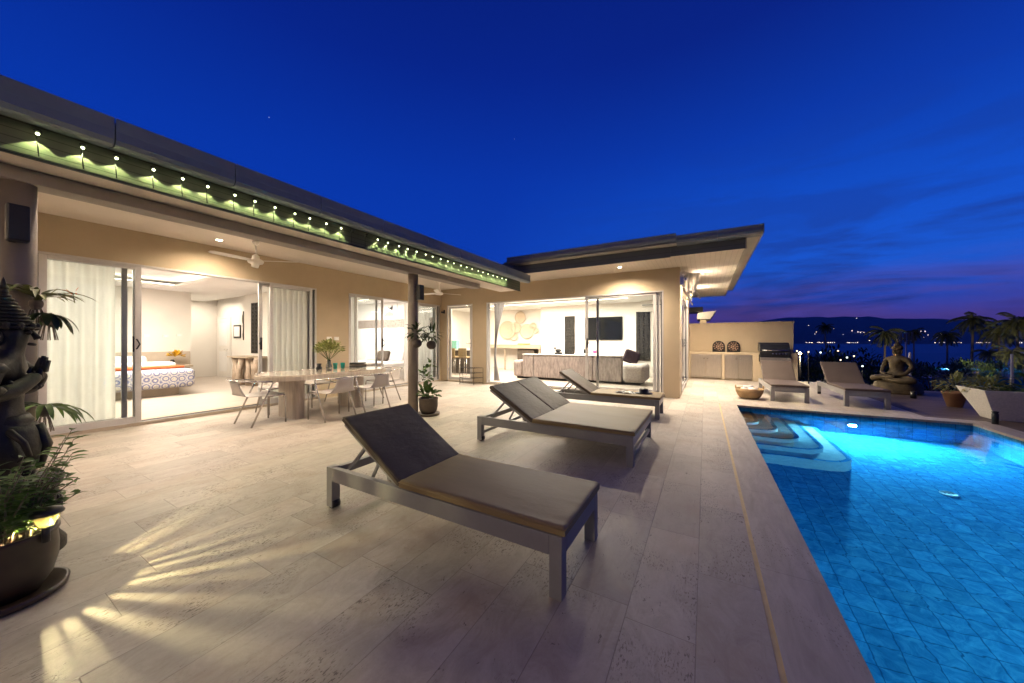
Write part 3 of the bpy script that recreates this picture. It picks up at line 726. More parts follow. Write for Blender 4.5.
# hinged glass door
hd = door_panel('y', LY-.02, -7.30, -6.36, z0=.06, z1=2.43, fw=.09, name='hinged_door')
b = MB(); b.box((-6.44,LY-.06,1.12),(-6.40,LY-.04,1.36)); b.tube([(-6.42,LY-.06,1.24),(-6.42,LY-.10,1.24),(-6.54,LY-.10,1.24)], .01, 8); b.build('door_handle', M['chrome'], hd)
b = MB()
for z in (.35, 1.25, 2.15): b.box((-7.325,LY-.06,z),(-7.29,LY-.03,z+.1))
b.build('hinge', M['chrome'], hd)
b = MB(); b.box((-7.34,WY-.012,.05),(-7.305,WY+.02,2.48)); b.box((-6.355,WY-.012,.05),(-6.32,WY+.02,2.48)); b.box((-7.305,WY-.012,2.44),(-6.355,WY+.02,2.48)); b.build('door_frame', M['alu'], V)
# inner white door in the hallway
b = MB(); b.box((-15.25,5.36,.05),(-14.35,5.397,2.1)); idr = b.build('indoor_door', M['white_paint'], V, bevel=.004)
b = MB()
for z0, z1 in ((.25,.95),(1.15,1.95)):
    b.box((-15.1,5.352,z0),(-14.5,5.359,z1))
b.build('door_panel', M['white2'], idr, bevel=.003)
b = MB(); b.tube([(-14.45,5.36,1.02),(-14.45,5.31,1.02),(-14.57,5.31,1.02)], .012, 8); b.build('door_handle', M['chrome'], idr)
b = MB(); b.box((-15.33,5.37,.05),(-15.26,5.398,2.17)); b.box((-14.34,5.37,.05),(-14.27,5.398,2.17)); b.box((-15.26,5.37,2.11),(-14.34,5.398,2.17)); b.build('door_frame', M['white_paint'], V)
# curtains
def curtain(name, axis, pos, a0, a1, z0, z1, mat, label, waves=9, amp=.045, gather=None):
    t = []
    n = waves*10; b = MB(); rows = 10
    for j in range(rows+1):
        tz = j/rows; z = z1+(z0-z1)*tz
        for i in range(n+1):
            u = i/n
            c0, c1 = a0, a1
            if gather:
                g = gather(tz); c0, c1 = g
            a = c0+(c1-c0)*u
            w = amp*math.sin(2*PI*waves*u+.5*math.sin(7*u)+.15*tz)*(.8+.3*math.sin(3*u+1)) + .01*math.sin(23*u+3*tz)
            b.v.append((pos+w, a, z) if axis == 'x' else (a, pos+w, z))
    for j in range(rows):
        for i in range(n): k = j*(n+1)+i; b.f.append((k, k+1, k+n+2, k+n+1)); b.s.append(True)
    cl = (pos, (a0+a1)/2, z1) if axis == 'x' else ((a0+a1)/2, pos, z1)
    o = b.build(name, mat, None, recalc=False, at=cl); tag(o, label, 'curtain'); return o
curtain('curtain', 'x', -7.93, -.3, 1.52, .07, 2.68, M['curtain'], 'cream curtain behind the leftmost glass door, beside the dark statue', 13)
curtain('curtain', 'x', -7.93, 3.62, 4.5, .07, 2.68, M['curtain'], 'cream curtain behind the closed glass panel beyond the dining table', 8)
curtain('curtain', 'x', -7.93, 5.35, 5.75, .07, 2.68, M['curtain'], 'narrow sheer curtain at the left end of the bright second bedroom door', 4)
curtain('curtain', 'x', -7.93, 7.3, 8.45, .07, 2.68, M['curtain'], 'sheer curtain behind the glass right of the porch column with hanging pots', 9)
curtain('curtain', 'y', 8.98, -5.78, -5.35, .07, 2.68, M['curtain_grey'], 'grey tied-back curtain at the left end of the living room opening', 4, .03,
        gather=lambda t: (-5.78+.05*math.sin(t*PI), -5.30-.40*math.sin(min(1, t*1.35)*PI/2) + (max(0, t-.72))*.55))

# --------------------------------------------------------------- wall switches, lights
def downlight(x, y, z, label, pw, size=105, real=True):
    t = thing('ceiling_light', label, 'ceiling light', (x, y, z), 'recessed ceiling lights')
    b = MB(); b.lathe([(.055,0),(.055,-.006),(.042,-.008),(.040,-.002)], (x,y,z), 20); b.build('trim_ring', M['white_paint'], t)
    b = MB(); b.lathe([(.038,-.003),(.038,-.006)], (x,y,z), 16); b.build('lens', M['e_down'], t)
    l = lamp('SPOT', 'downlight', (x,y,z-.012), pw, (1,.82,.61), spot_size=math.radians(size), spot_blend=1, shadow_soft_size=.04)
    aim(l, (0,0,-1))
downlight(-7.05, 2.5, 2.998, 'small round ceiling light of the porch left of the first fan', 170, 160)
for k, yy in enumerate((.9, 2.9, 4.9, 6.9)):  # unseen row of lights added to brighten porch and terrace
    downlight(-5.2, yy, 2.998, ['first','second','third','farthest'][k]+' added ceiling light of a hidden porch row just inside the beam', (110, 170, 210, 210)[k], 165)
downlight(-1.69, 7.94, 2.998, 'small round light in the eaves above the living room door', 480, 160)
downlight(-7.05, -1.2, 2.998, 'added unseen porch ceiling light behind the nearest column', 300, 165)  # out-of-view porch light added to warm the near deck
downlight(-5.2, -3.2, 2.998, 'added unseen porch ceiling light at the near end of the villa', 380, 170)  # also added out of view, fills the foreground
t = thing('fill_post_lamp', 'added warm fill lamp on a post behind the viewpoint', 'lamp', (-.4,-3.4,0))  # lamp added behind the camera as warm foreground fill
b = MB(); b.tube([(-.4,-3.4,0),(-.4,-3.4,2.5)], .03, 10); b.build('post', M['black'], t)
b = MB(); b.sphere((-.4,-3.4,2.62), .12, 16, 10); b.build('globe', emis('fill_globe', (1,.8,.55), 3), t)
lamp('POINT', 'fill_post_light', (-.4,-3.25,2.62), 130, (1,.74,.46), shadow_soft_size=.14)
downlight(.06, 9.5, 2.998, 'round light in the boarded eaves nearer to the folded awning', 560, 160)
downlight(.06, 12.1, 2.998, 'round light in the boarded eaves over the outdoor kitchen', 560, 160)
downlight(-8.3, 12.6, 2.718, 'tiny ceiling light in the living room above the woven plates', 25)
def switch(loc, axis, label):
    t = thing('wall_switch', label, 'wall switch', loc, 'white wall switches'); x, y, z = loc
    if axis == 'x':
        b = MB(); b.box((x,y-.06,z-.04),(x+.008,y+.06,z+.04)); b.build('switch_plate', M['white_paint'], t, bevel=.002)
        b = MB(); b.box((x+.008,y-.03,z-.02),(x+.012,y+.03,z+.02)); b.build('rocker', M['white2'], t)
switch((-7.6,4.75,1.37), 'x', 'left one of two white wall switches above the flowers')
switch((-7.6,4.93,1.37), 'x', 'right one of two white wall switches above the flowers')
switch((-13.0,3.05,1.45), 'x', 'left switch plate above the bed headboard')
switch((-13.0,3.42,1.45), 'x', 'right switch plate above the bed headboard')
switch((-13.0,3.70,1.48), 'x', 'small switch close to the corner beyond the bed headboard')
# wall lantern bracket near inner corner
t = thing('wall_hook', 'small dark bracket on the wall left of the hinged glass door', 'bracket', (-7.45,8.6,2.28))
b = MB(); b.box((-7.47,8.575,2.22),(-7.43,8.6,2.34)); b.bar((-7.45,8.58,2.25),(-7.45,8.44,2.25),.02,.05); b.build('bracket_arm', M['black'], t)

# ceiling fans
def make_fan(label, loc):
    t = thing('ceiling_fan', label, 'ceiling fan', loc, 'white porch ceiling fans'); x, y, z = loc
    b = MB(); b.lathe([(.045,0),(.05,-.03),(.02,-.07),(.012,-.08)], loc, 16); b.build('canopy', M['white_paint'], t)
    b = MB(); b.tube([(x,y,z-.07),(x,y,z-.24)], .011, 10); b.build('downrod', M['white_paint'], t)
    b = MB(); b.lathe([(.02,-.22),(.05,-.25),(.055,-.29),(.10,-.315),(.115,-.345),(.10,-.375),(.04,-.385),(0,-.386)], loc, 24); b.build('motor_housing', M['white_paint'], t)
    for k in range(3):
        a = math.radians(38+120*k)
        M3 = Matrix.Rotation(a, 3, 'Z') @ Matrix.Rotation(math.radians(10), 3, 'X')
        bb = MB(); c = Vector((x,y,z-.33))
        out = [(.10,-.045),(.30,-.06),(.62,-.055),(.66,-.03),(.66,.03),(.62,.055),(.30,.06),(.10,.045)]
        vs = [c + M3 @ Vector((u, w, .004)) for u, w in out] + [c + M3 @ Vector((u, w, -.004)) for u, w in out]
        n = len(out); bb.add(vs, [tuple(range(n)), tuple(range(n, 2*n))[::-1]] + [(i,n+i,n+(i+1)%n,(i+1)%n) for i in range(n)])
        bb.build('blade', M['white_paint'], t)
    return t
f1 = make_fan('white three-blade ceiling fan over the dining table', (-6.63,2.85,3.0))
dup(f1, (-6.55,7.33,3.0), math.radians(25), 'smaller-looking white ceiling fan at the far end of the porch')

# speakers on the columns
def speaker(y, z0, z1, label):
    t = thing('speaker', label, 'speaker', (-4.3,y,z0), 'black speakers on the porch columns')
    b = MB(); b.box((-4.345,y-.05,z0),(-4.255,y+.05,z1)); b.build('cabinet', M['black'], t, bevel=.01)
    b = MB(); b.box((-4.2545,y-.04,z0+.015),(-4.25,y+.04,z1-.015)); b.build('grille', gen('speaker_grille_%d' % int(y), (.03,.03,.035), .7, bmp=.5, bscale=300), t)
    b = MB(); b.bar((-4.345,y-.02,z0+.06),(-4.37,y-.02,z0+.06),.03,.12); b.build('bracket', M['black'], t)
speaker(.36, 2.02, 2.28, 'black speaker on the nearest porch column above the statue')
speaker(4.33, 2.02, 2.28, 'black speaker on the porch column above the hanging pots')

# fairy / gutter lights
def gutter_light(y, lit, proto=[None]):
    z = 2.722; x = -4.02
    lab = 'small round garden light glowing on the dark fascia under the gutter' if lit else 'small unlit garden light in the gap of the glowing row on the fascia'
    if proto[0] is None or not lit:
        t = thing('gutter_light', lab, 'garden light', (x, y, z), 'row of small lights on the fascia')
        b = MB(); b.tube([(x+.002,y,z+.006),(x+.05,y,z+.006)], .005, 6); b.tube([(x+.05,y,z+.006),(x+.05,y,z+.02)], .004, 6); b.lathe([(.017,.018),(.019,.012),(.019,.008),(.0,.006)], (x+.05,y,z+.01), 12); b.build('light_cap', M['black'], t)
        b = MB(); b.sphere((x+.05,y,z), .0095, 10, 8); b.build('bulb', M['e_bulb'] if lit else M['glass_vase'], t)
        b = MB(); b.tube([(x+.012,y,z),(x+.006,y+.01,z-.14)], .0028, 5); b.build('cable', M['black'], t)
        if lit: proto[0] = t
    else:
        t = dup(proto[0], (x, y, z))
    if lit:
        l = lamp('SPOT', 'gutter_bulb_light', (x+.034, y, z-.016), 2.3, (.88,1,.42), spot_size=math.radians(98), spot_blend=.03, shadow_soft_size=.002)
        aim(l, (-.04, 0, -1))
for k in range(35):
    gutter_light(.41+.185*k + .012*math.sin(k*2.3), k not in (13, 14))

# --------------------------------------------------------------- BBQ wall and counter
t = thing('boundary_wall', 'low beige wall behind the outdoor kitchen', 'wall', (0,14.15,0))
b = MB(); b.box((-.64,14.1,-.2),(2.50,14.25,1.94)); b.build('wall_body', M['plaster_out'], t)
b = MB(); b.box((-.65,14.08,1.94),(2.52,14.27,1.965)); b.build('wall_coping', M['sill'], t)
t = thing('outdoor_kitchen', 'built-in stone counter with steel cupboard doors along the beige wall', 'kitchen counter', (.5,13.8,0))
b = MB(); b.box((-.5,13.5,.86),(1.44,14.08,.93)); b.box((-.5,13.5,0),(-.44,14.08,.86)); b.box((.49,13.5,0),(.58,14.08,.86)); b.box((1.35,13.5,0),(1.52,14.08,.93-.07)); b.box((-.44,13.56,0),(1.35,14.07,.05)); b.box((1.44,13.5,.86),(1.52,14.08,.93))
b.box((1.52,13.5,0),(2.30,14.08,.62)); b.box((2.31,13.5,0),(2.50,14.08,.93)); b.build('counter_body', M['plaster_out'], t, bevel=.006)
for x0, x1, kx in [(-.43,.02,-.03),(.03,.48,.08),(.59,.96,.91),(.97,1.34,1.02)]:
    b = MB(); b.box((x0,13.51,.06),(x1,13.53,.85)); d = b.build('cupboard_door', M['steel'], t, bevel=.003)
    b = MB(); b.sphere((kx,13.49,.72), .025, 10, 8); b.tube([(kx,13.51,.72),(kx,13.49,.72)], .012, 8); b.build('knob', M['chrome'], d)
for k, x in enumerate((.42, .86)):
    tt = thing('arched_plaque', ['left', 'right'][k]+' one of two arched carved panels standing on the counter', 'carved panel', (x,14.0,.93), 'arched carved panels')
    r = .19
    pl = [(x-r,.93),(x-r,1.13)]+[(x+r*math.cos(PI-PI*i/16), 1.13+r*math.sin(PI-PI*i/16)) for i in range(17)]+[(x+r,.93)]
    n = len(pl); b = MB(); b.add([(u,14.06,z) for u,z in pl]+[(u,14.03,z) for u,z in pl], [tuple(range(n)), tuple(range(n,2*n))[::-1]]+[(i,(i+1)%n,n+(i+1)%n,n+i) for i in range(n)]); b.build('panel_body', M['black'], tt)
    b = MB()
    for ring, cnt, rr in ((0,1,.035),(.075,7,.03),(.135,12,.028)):
        for i in range(cnt):
            a = 2*PI*i/cnt; b.sphere((x+ring*math.cos(a),14.025,1.125+ring*math.sin(a)), rr, 8, 6, (1,.4,1))
    b.build('rosette', M['medal'], tt)
# BBQ grill
t = thing('gas_grill', 'stainless gas barbecue with dark hood built into the counter', 'barbecue', (1.95,13.5,.6))
b = MB(); b.box((1.54,13.42,.66),(2.30,14.0,.86)); b.build('grill_body', M['black'], t, bevel=.01)
b = MB(); b.box((1.53,13.38,.86),(2.31,13.44,.97)); b.build('control_panel', M['black'], t, bevel=.006)
b = MB(); b.box((1.53,13.36,.70),(2.31,13.42,.79)); b.build('front_tray', M['steel'], t, bevel=.006)
prof = [(13.44,.98),(13.44,1.10),(13.50,1.20),(13.62,1.26),(13.85,1.27),(13.98,1.18),(13.98,.98)]
n = len(prof); b = MB(); b.add([(1.54,y,z) for y,z in prof]+[(2.30,y,z) for y,z in prof], [tuple(range(n)), tuple(range(n,2*n))[::-1]]+[(i,(i+1)%n,n+(i+1)%n,n+i) for i in range(n)]); b.build('hood', gen('dark_steel_hood', (.06,.065,.075), .3, .7), t, bevel=.01)
b = MB(); b.tube([(1.60,13.40,1.02),(2.24,13.40,1.02)], .016, 10); b.tube([(1.62,13.44,1.02),(1.62,13.40,1.02)], .01, 8); b.tube([(2.22,13.44,1.02),(2.22,13.40,1.02)], .01, 8); b.build('hood_handle', M['chrome'], t)
for k in range(5):
    x = 1.86+.085*k; b = MB(); b.tube([(x,13.38,.915),(x,13.35,.915)], .022, 12); b.build('knob', M['chrome'], t)

# --------------------------------------------------------------- awning bundle at the corner
t = thing('folded_awning', 'folded white canvas awning hanging at the corner of the living wing', 'awning', (-.45,8.9,2.6))
b = MB(); b.box((-.5,8.64,2.60),(-.42,8.80,2.90)); b.tube([(-.46,8.7,2.85),(-.40,8.66,2.85)], .05, 12); b.tube([(-.46,8.7,2.72),(-.38,8.64,2.72)], .03, 10); b.bar((-.46,8.72,2.62),(-.30,10.6,2.32),.03,.04); b.build('awning_bracket', M['chrome'], t)
b = MB(); b.tube([(-.40,8.75,2.84),(-.38,12.6,2.84)], .07, 16); b.build('roller', M['white_cloth'], t)
b = MB(); n = 26; rows = 12
for j in range(rows+1):
    tz = j/rows
    for i in range(n+1):
        u = i/n; z = 2.86 - (.30+.20*math.sin(u*PI*.9)+.12*(u > .6)*(u-.6)*2)*tz - .03*math.sin(9*u)*tz
        x = -.42+.34*u*(1-.35*tz) + .015*math.sin(22*u)*tz
        y = 8.78+.10*math.sin(13*u)*(.3+tz)+.02*math.cos(5*tz+7*u)
        b.v.append((x,y,z))
for j in range(rows):
    for i in range(n): k = j*(n+1)+i; b.f.append((k,k+1,k+n+2,k+n+1)); b.s.append(True)
b.build('canvas', M['white_cloth'], t, recalc=False)
b = MB(); pts = [(-.30,8.74,2.45),(-.20,8.72,2.42),(-.13,8.72,2.37),(-.10,8.72,2.26)]; b.tube(pts, [.035,.03,.022,.012], 8); b.tube([(-.42,8.74,2.5),(-.36,8.72,2.35)], [.03,.012], 8); b.build('canvas_tail', M['white_cloth'], t)
for y in (9.6, 12.1):
    tt = thing('wall_uplight', 'small wall lamp washing the boarded eaves, '+('nearer' if y < 10 else 'farther')+' one on the side wall', 'wall lamp', (-.44,y,2.66), 'uplights on the side wall')
    b = MB(); b.lathe([(.035,-.08),(.045,0),(.04,0),(.03,-.07)], (-.40,y,2.68), 14); b.box((-.5,y-.02,2.62),(-.44,y+.02,2.66)); b.build('lamp_housing', M['white_paint'], tt)
    b = MB(); b.lathe([(.028,-.02),(.028,-.015)], (-.40,y,2.68), 12); b.build('lens', M['e_down'], tt)
    l = lamp('SPOT', 'uplight', (-.38,y,2.70), 70, (1,.84,.62), spot_size=math.radians(130), spot_blend=.8, shadow_soft_size=.03); aim(l, (.9,0,1))

# --------------------------------------------------------------- sun loungers
def make_lounger(label, W=.65, nb=1, ang=31.7, mats=None):
    t = thing('sun_lounger', label, 'sun lounger', (0,0,0), 'sun loungers on the terrace')
    L = 1.96; zt = .32; cm, cb = mats or (M['cushion'], M['cushion_back'])
    b = MB()
    b.box((.07,0,.215),(L-.07,.045,zt)); b.box((.07,W-.045,.215),(L-.07,W,zt))
    b.box((L-.05,.07,.215),(L,W-.07,zt)); b.box((0,.07,.235),(.045,W-.07,zt-.02))
    b.box((.045,.046,.27),(L-.05,.07,.30)); b.box((.045,W-.07,.27),(L-.05,W-.046,.30))
    b.box((.76,.07,.26),(.81,W-.07,.30))
    b.build('frame', M['lframe'], t, bevel=.004)
    for x in (0, L-.07):
        for y in (0, W-.07):
            b = MB(); b.box((x,y,.012 if x == 0 else 0),(x+.07,y+.07,zt)); lg = b.build('leg', M['lframe'], t, bevel=.004)
            if x == 0:
                b = MB(); b.tube([(x+.05,y+.005,.035),(x+.05,y+.065,.035)], .034, 16); b.build('wheel', M['black'], lg)
    b = MB()
    for i in range(9):
        x = .86+.12*i; b.box((x,.07,.285),(x+.07,W-.07,.303))
    b.build('slat', M['lframe'], t)
    if nb == 2:
        for q0, q1 in (((1.0,W/2-.03,.2),(L-.05,W/2+.03,.26)),((L-.045,.07,.08),(L-.01,W-.07,.12)),((.01,.07,.08),(.045,W-.07,.12))):
            b = MB(); b.box(q0, q1); b.build('cross_rail', M['lframe'], t, bevel=.003)
    # seat cushion
    def pillow(bm, O, ux, uy, uz, lx, ly, lz, sag=.006):
        US = [0,.004,.012,.022]+[.03+.94*q_/56 for q_ in range(57)]+[.978,.988,.996,1]; VS = [0,.008,.022,.045]+[.07+.86*q_/24 for q_ in range(25)]+[.955,.978,.992,1]
        nx, ny = len(US)-1, len(VS)-1; k = len(bm.v)
        for side in (0, 1):
            for i in range(nx+1):
                for j in range(ny+1):
                    u, v = US[i], VS[j]
                    e = min(u, 1-u)*lx; e2 = min(v, 1-v)*ly
                    rnd = .012*(1-min(1, e/.018))**2 + .012*(1-min(1, e2/.018))**2
                    puff = sag*math.sin(PI*u)*math.sin(PI*v)
                    wr = .0032*math.exp(-e2/.035)*math.sin(u*lx*61+2.2*math.sin(u*lx*17+O[1]))*(.35+.65*abs(math.sin(u*lx*5.3+1)))*min(1, e2/.012)
                    wr += .0030*math.exp(-e/.05)*math.sin(v*ly*53+1.7*math.sin(v*ly*19))*(.3+.7*abs(math.sin(v*ly*6+.7)))*min(1, e/.012)
                    wr += .0018*math.sin(u*lx*4.1+v*ly*7.3+1.3*math.sin(v*ly*9))
                    z = (lz - rnd*.6 + puff + wr) if side else rnd*.2
                    bm.v.append(tuple(Vector(O)+ux*(u*lx)+uy*(v*ly)+uz*z))
        def id(s, i, j): return k+s*(nx+1)*(ny+1)+i*(ny+1)+j
        for i in range(nx):
            for j in range(ny):
                bm.f.append((id(1,i,j),id(1,i+1,j),id(1,i+1,j+1),id(1,i,j+1))); bm.s.append(True)
                bm.f.append((id(0,i,j),id(0,i,j+1),id(0,i+1,j+1),id(0,i+1,j))); bm.s.append(True)
        for i in range(nx):
            bm.f.append((id(0,i,0),id(0,i+1,0),id(1,i+1,0),id(1,i,0))); bm.f.append((id(0,i,ny),id(1,i,ny),id(1,i+1,ny),id(0,i+1,ny))); bm.s += [False, False]
        for j in range(ny):
            bm.f.append((id(0,0,j),id(1,0,j),id(1,0,j+1),id(0,0,j+1))); bm.f.append((id(0,nx,j),id(0,nx,j+1),id(1,nx,j+1),id(1,nx,j))); bm.s += [False, False]
        top = [Vector(O)+ux*u+uy*v+uz*(lz-.013) for u, v in ((0,0),(lx,0),(lx,ly),(0,ly),(0,0))]
        return top
    X, Y, Zv = Vector((1,0,0)), Vector((0,1,0)), Vector((0,0,1))
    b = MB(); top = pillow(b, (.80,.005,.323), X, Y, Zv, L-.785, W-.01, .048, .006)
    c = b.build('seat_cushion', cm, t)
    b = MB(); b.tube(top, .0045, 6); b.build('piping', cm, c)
    a = math.radians(ang); ux = Vector((-math.cos(a), 0, math.sin(a))); uz = Vector((math.sin(a), 0, math.cos(a)))
    H = Vector((.79, 0, .325)); BL = .71
    b = MB()
    for y in (.03, W-.055):
        b.bar(H+Y*(y+.012)-uz*.02, H+Y*(y+.012)+ux*(BL-.02)-uz*.02, .03, .03)
    for s2 in (.12, .3, .5, BL-.03):
        b.bar(H+Y*.04+ux*s2-uz*.02, H+Y*(W-.04)+ux*s2-uz*.02, .05, .018)
    b.build('backrest_frame', M['lframe'], t)
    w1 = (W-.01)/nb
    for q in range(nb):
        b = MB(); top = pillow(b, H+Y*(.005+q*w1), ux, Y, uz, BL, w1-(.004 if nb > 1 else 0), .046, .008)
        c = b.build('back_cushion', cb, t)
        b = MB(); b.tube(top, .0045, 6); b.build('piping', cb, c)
    for y in (.10, W-.10):
        b = MB(); p = H+ux*.46-uz*.03; b.bar((p.x,y,p.z),(.14,y,.285),.022,.022); q2 = H+ux*.30-uz*.03; b.bar((q2.x,y,q2.z),(.42,y,.285),.018,.018); b.build('support_strut', M['lframe'], t)
    return t
l1 = make_lounger('nearest single sun lounger, seat coloured tan for its sheen, dark raised back')
l1.location = (-2.58,1.59,0)
l3 = dup(l1, (-2.62,6.09,0), 0, 'single sun lounger with a black hat on it, closest to the living room')
l2 = make_lounger('double-width sun lounger with two back cushions, middle of three', 1.34, 2)
l2.location = (-2.60,3.64,0)
for o in l3.children: pass
mm = (gen('brown_outdoor_cloth', (.12,.088,.072), .7, var=.08, scale=5, bmp=.1, bscale=20), gen('brown_outdoor_back', (.115,.085,.07), .7, var=.08, scale=5, bmp=.1, bscale=20))
l4 = make_lounger('sun lounger in front of the barbecue at the far pool end', .65, 1, 40, mm)
l4.location = (1.25,11.2,0); l4.rotation_euler = (0,0,-PI/2)
dup(l4, (2.43,11.15,0), -PI/2, 'sun lounger beside the golden seated statue, right of the barbecue')
# hat and cloth on lounger three
t = thing('hat', 'black brimmed hat lying on the lounger nearest the living room', 'hat', (-.95,6.42,.377))
b = MB(); b.lathe([(.15,0),(.15,.006),(.085,.012),(.08,.07),(.06,.085),(0,.088)], (-.95,6.42,.378), 24); b.build('hat_body', M['black'], t)
t = thing('shirt', 'crumpled black and white cloth next to the black hat', 'clothing', (-1.25,6.35,.377))
b = MB()
for i in range(13):
    for j in range(9):
        u, v = i/12, j/8; b.v.append((-1.42+.34*u+.02*math.sin(9*v), 6.24+.22*v+.03*math.sin(6*u), .381+.022*abs(math.sin(7*u+3*v))*math.sin(PI*u)))
for i in range(12):
    for j in range(8): k = i*9+j; b.f.append((k,k+1,k+10,k+9)); b.s.append(True)
b.build('cloth', vor_mat('striped_cloth', (.02,.02,.02), (.6,.58,.55), 14, thr=.1), t, recalc=False)

# --------------------------------------------------------------- basket
t = thing('basket', 'round wicker basket with rolled white towels beside the pool steps', 'basket', (.88,9.42,0))
x, y = .88, 9.42
b = MB(); b.lathe([(.17,0),(.22,.06),(.265,.16),(.27,.235),(.25,.235),(.245,.16),(.2,.07),(0,.03)], (x,y,0), 28); b.build('basket_body', M['wicker'], t)
for s2 in (-1, 1):
    b = MB(); pts = [(x+s2*.26, y+.07*math.cos(a*PI/8), .23+.06*math.sin(a*PI/8)) for a in range(9)]; b.tube(pts, .012, 8); b.build('handle', M['wicker'], t)
tw = thing('towel_roll', 'rolled white towels inside the wicker basket', 'towels', (x,y,.16))
b = MB()
for dx, dy, dz in ((-.07,-.03,.2),(.06,-.05,.21),(0,.08,.2),(-.02,0,.25)): b.tube([(x+dx-.09,y+dy,dz),(x+dx+.09,y+dy+.03,dz)], .045, 12)
b.build('towel', M['linen'], tw)

# --------------------------------------------------------------- dining table
t = thing('dining_table', 'long rounded dining table on two slab legs under the porch', 'table', (-6.2,3.75,0))
def rrect(x0, x1, y0, y1, r, n=8):
    p = []
    for cx, cy, a0 in ((x1-r,y0+r,-PI/2),(x1-r,y1-r,0),(x0+r,y1-r,PI/2),(x0+r,y0+r,PI)):
        for i in range(n+1): a = a0+PI/2*i/n; p.append((cx+r*math.cos(a), cy+r*math.sin(a)))
    return p
b = MB(); b.prism(rrect(-6.72,-5.68,2.72,4.98,.42), .665, .738); b.build('tabletop', M['tableleg'], t, bevel=.008)
b = MB(); b.prism(rrect(-6.71,-5.69,2.73,4.97,.42), .741, .751); b.build('glass_top', M['tabletop'], t, bevel=.003)
for y in (3.2, 4.35):
    b = MB(); b.prism(rrect(-6.5,-5.9,y-.09,y+.09,.08), 0, .663); b.build('leg', M['tableleg'], t)
# chairs
def make_chair(label):
    t = thing('dining_chair', label, 'chair', (0,0,0), 'aluminium armchairs round the dining table')
    for s2 in (-1, 1):
        x = .275*s2
        b = MB(); b.tube([(x,-.24,0),(x,.04,.62),(x,.055,.652),(x,.04,.668),(x,.0,.672),(x*.98,-.15,.685),(x*.9,-.30,.70),(x*.72,-.365,.705),(x*.45,-.385,.708)], .013, 8); b.build('arm', M['chair_tube'], t)
        b = MB(); b.tube([(x,.24,0),(x,.235,.42),(x,.22,.44),(x,.19,.445),(x,-.02,.445)], .0125, 8); b.build('leg', M['chair_tube'], t)
    b = MB(); b.tube([(-.13,-.386,.708),(.13,-.386,.708)], .0115, 8); b.build('top_rail', M['chair_tube'], t)
    b = MB(); b.tube([(-.275,.20,.445),(.275,.20,.445)], .009, 8); b.build('cross_rail', M['chair_tube'], t)
    # seat shell curved up into the back
    b = MB(); n = 14
    path = [(.24,.45),(.12,.445),(0,.44),(-.12,.438),(-.22,.445),(-.29,.47),(-.325,.52),(-.345,.58),(-.365,.65),(-.38,.715)]
    for i, (yy, zz) in enumerate(path):
        hw = .245 if i < 5 else (.22, .185, .16, .15, .145)[i-5]
        for j in range(9):
            u = j/8*2-1; b.v.append((u*hw, yy+.02*u*u*(i > 5), zz+.012*u*u*(i < 5)))
    for i in range(len(path)-1):
        for j in range(8): k = i*9+j; b.f.append((k,k+1,k+10,k+9)); b.s.append(True)
    o = b.build('seat', M['chair_shell'], t, recalc=False); sd = o.modifiers.new('thick', 'SOLIDIFY'); sd.thickness = .01
    return t
c0 = make_chair('aluminium armchair at the near end of the dining table'); c0.location = (-6.18,2.72,0)
c0.rotation_euler = (0,0,0)
dup(c0, (-5.50,3.50,0), PI/2, 'armchair on the terrace side of the table, nearer of the two')
dup(c0, (-5.50,4.24,0), PI/2, 'armchair on the terrace side of the table, farther of the two')
dup(c0, (-6.15,5.08,0), PI, 'armchair at the far end of the table by the second bedroom door')
dup(c0, (-6.92,3.35,0), -PI/2, 'armchair on the house side of the table behind the near slab leg')
dup(c0, (-6.92,4.10,0), -PI/2, 'armchair on the house side of the table behind the flower vase')
# table items
def bush(bm, c, rad, n, L, w, seed, droop=.3, up=.4):
    rr = random.Random(seed); c = Vector(c)
    for i in range(n):
        a = rr.random()*2*PI; ph = rr.random(); el = math.asin(ph*1.3-.3 if ph*1.3-.3 < 1 else 1)
        d = Vector((math.cos(a)*math.cos(el), math.sin(a)*math.cos(el), math.sin(el)))
        rad_i = rr.random()**.45
        p = c + Vector((d.x*rad[0], d.y*rad[1], d.z*rad[2]))*rad_i
        dd = (d + Vector((rr.random()-.5, rr.random()-.5, rr.random()-.5+up))*.9).normalized()
        bm.leaf(p, dd, L*(.6+.7*rr.random()), w*(.7+.6*rr.random()), droop, 3, (rr.random()-.5, rr.random()-.5, rr.random()-.5))
t = thing('flower_vase', 'clear vase of pale green flowers on the dining table', 'vase', (-6.12,3.82,.752))
b = MB(); b.lathe([(.045,0),(.055,.02),(.05,.10),(.032,.17),(.04,.20),(.036,.20),(.028,.17),(.045,.1),(.048,.02),(0,.012)], (-6.12,3.82,.753), 18); b.build('vase', M['glass_vase'], t)
b = MB(); rr = random.Random(3)
for i in range(22):
    a = rr.random()*2*PI; s2 = .05+.19*rr.random(); b.tube([(-6.12,3.82,.78),(-6.12+.01*math.cos(a),3.82+.01*math.sin(a),.95),(-6.12+s2*math.cos(a),3.82+s2*math.sin(a),1.10+.12*rr.random())], .003, 5)
b.build('stem', M['leaf_mid'], t)
b = MB(); bush(b, (-6.12,3.82,1.14), (.24,.24,.17), 520, .055, .035, 5, .2); b.build('flower', M['leaf_yellow'], t, recalc=False)
t = thing('candle_holder', 'small black candle holder on the dining table', 'candle holder', (-6.5,3.86,.752))
b = MB(); b.lathe([(.05,0),(.055,.04),(.035,.07),(.045,.12),(.038,.12),(.03,.08),(0,.07)], (-6.5,3.86,.753), 16); b.build('holder', M['black'], t)
g0 = None
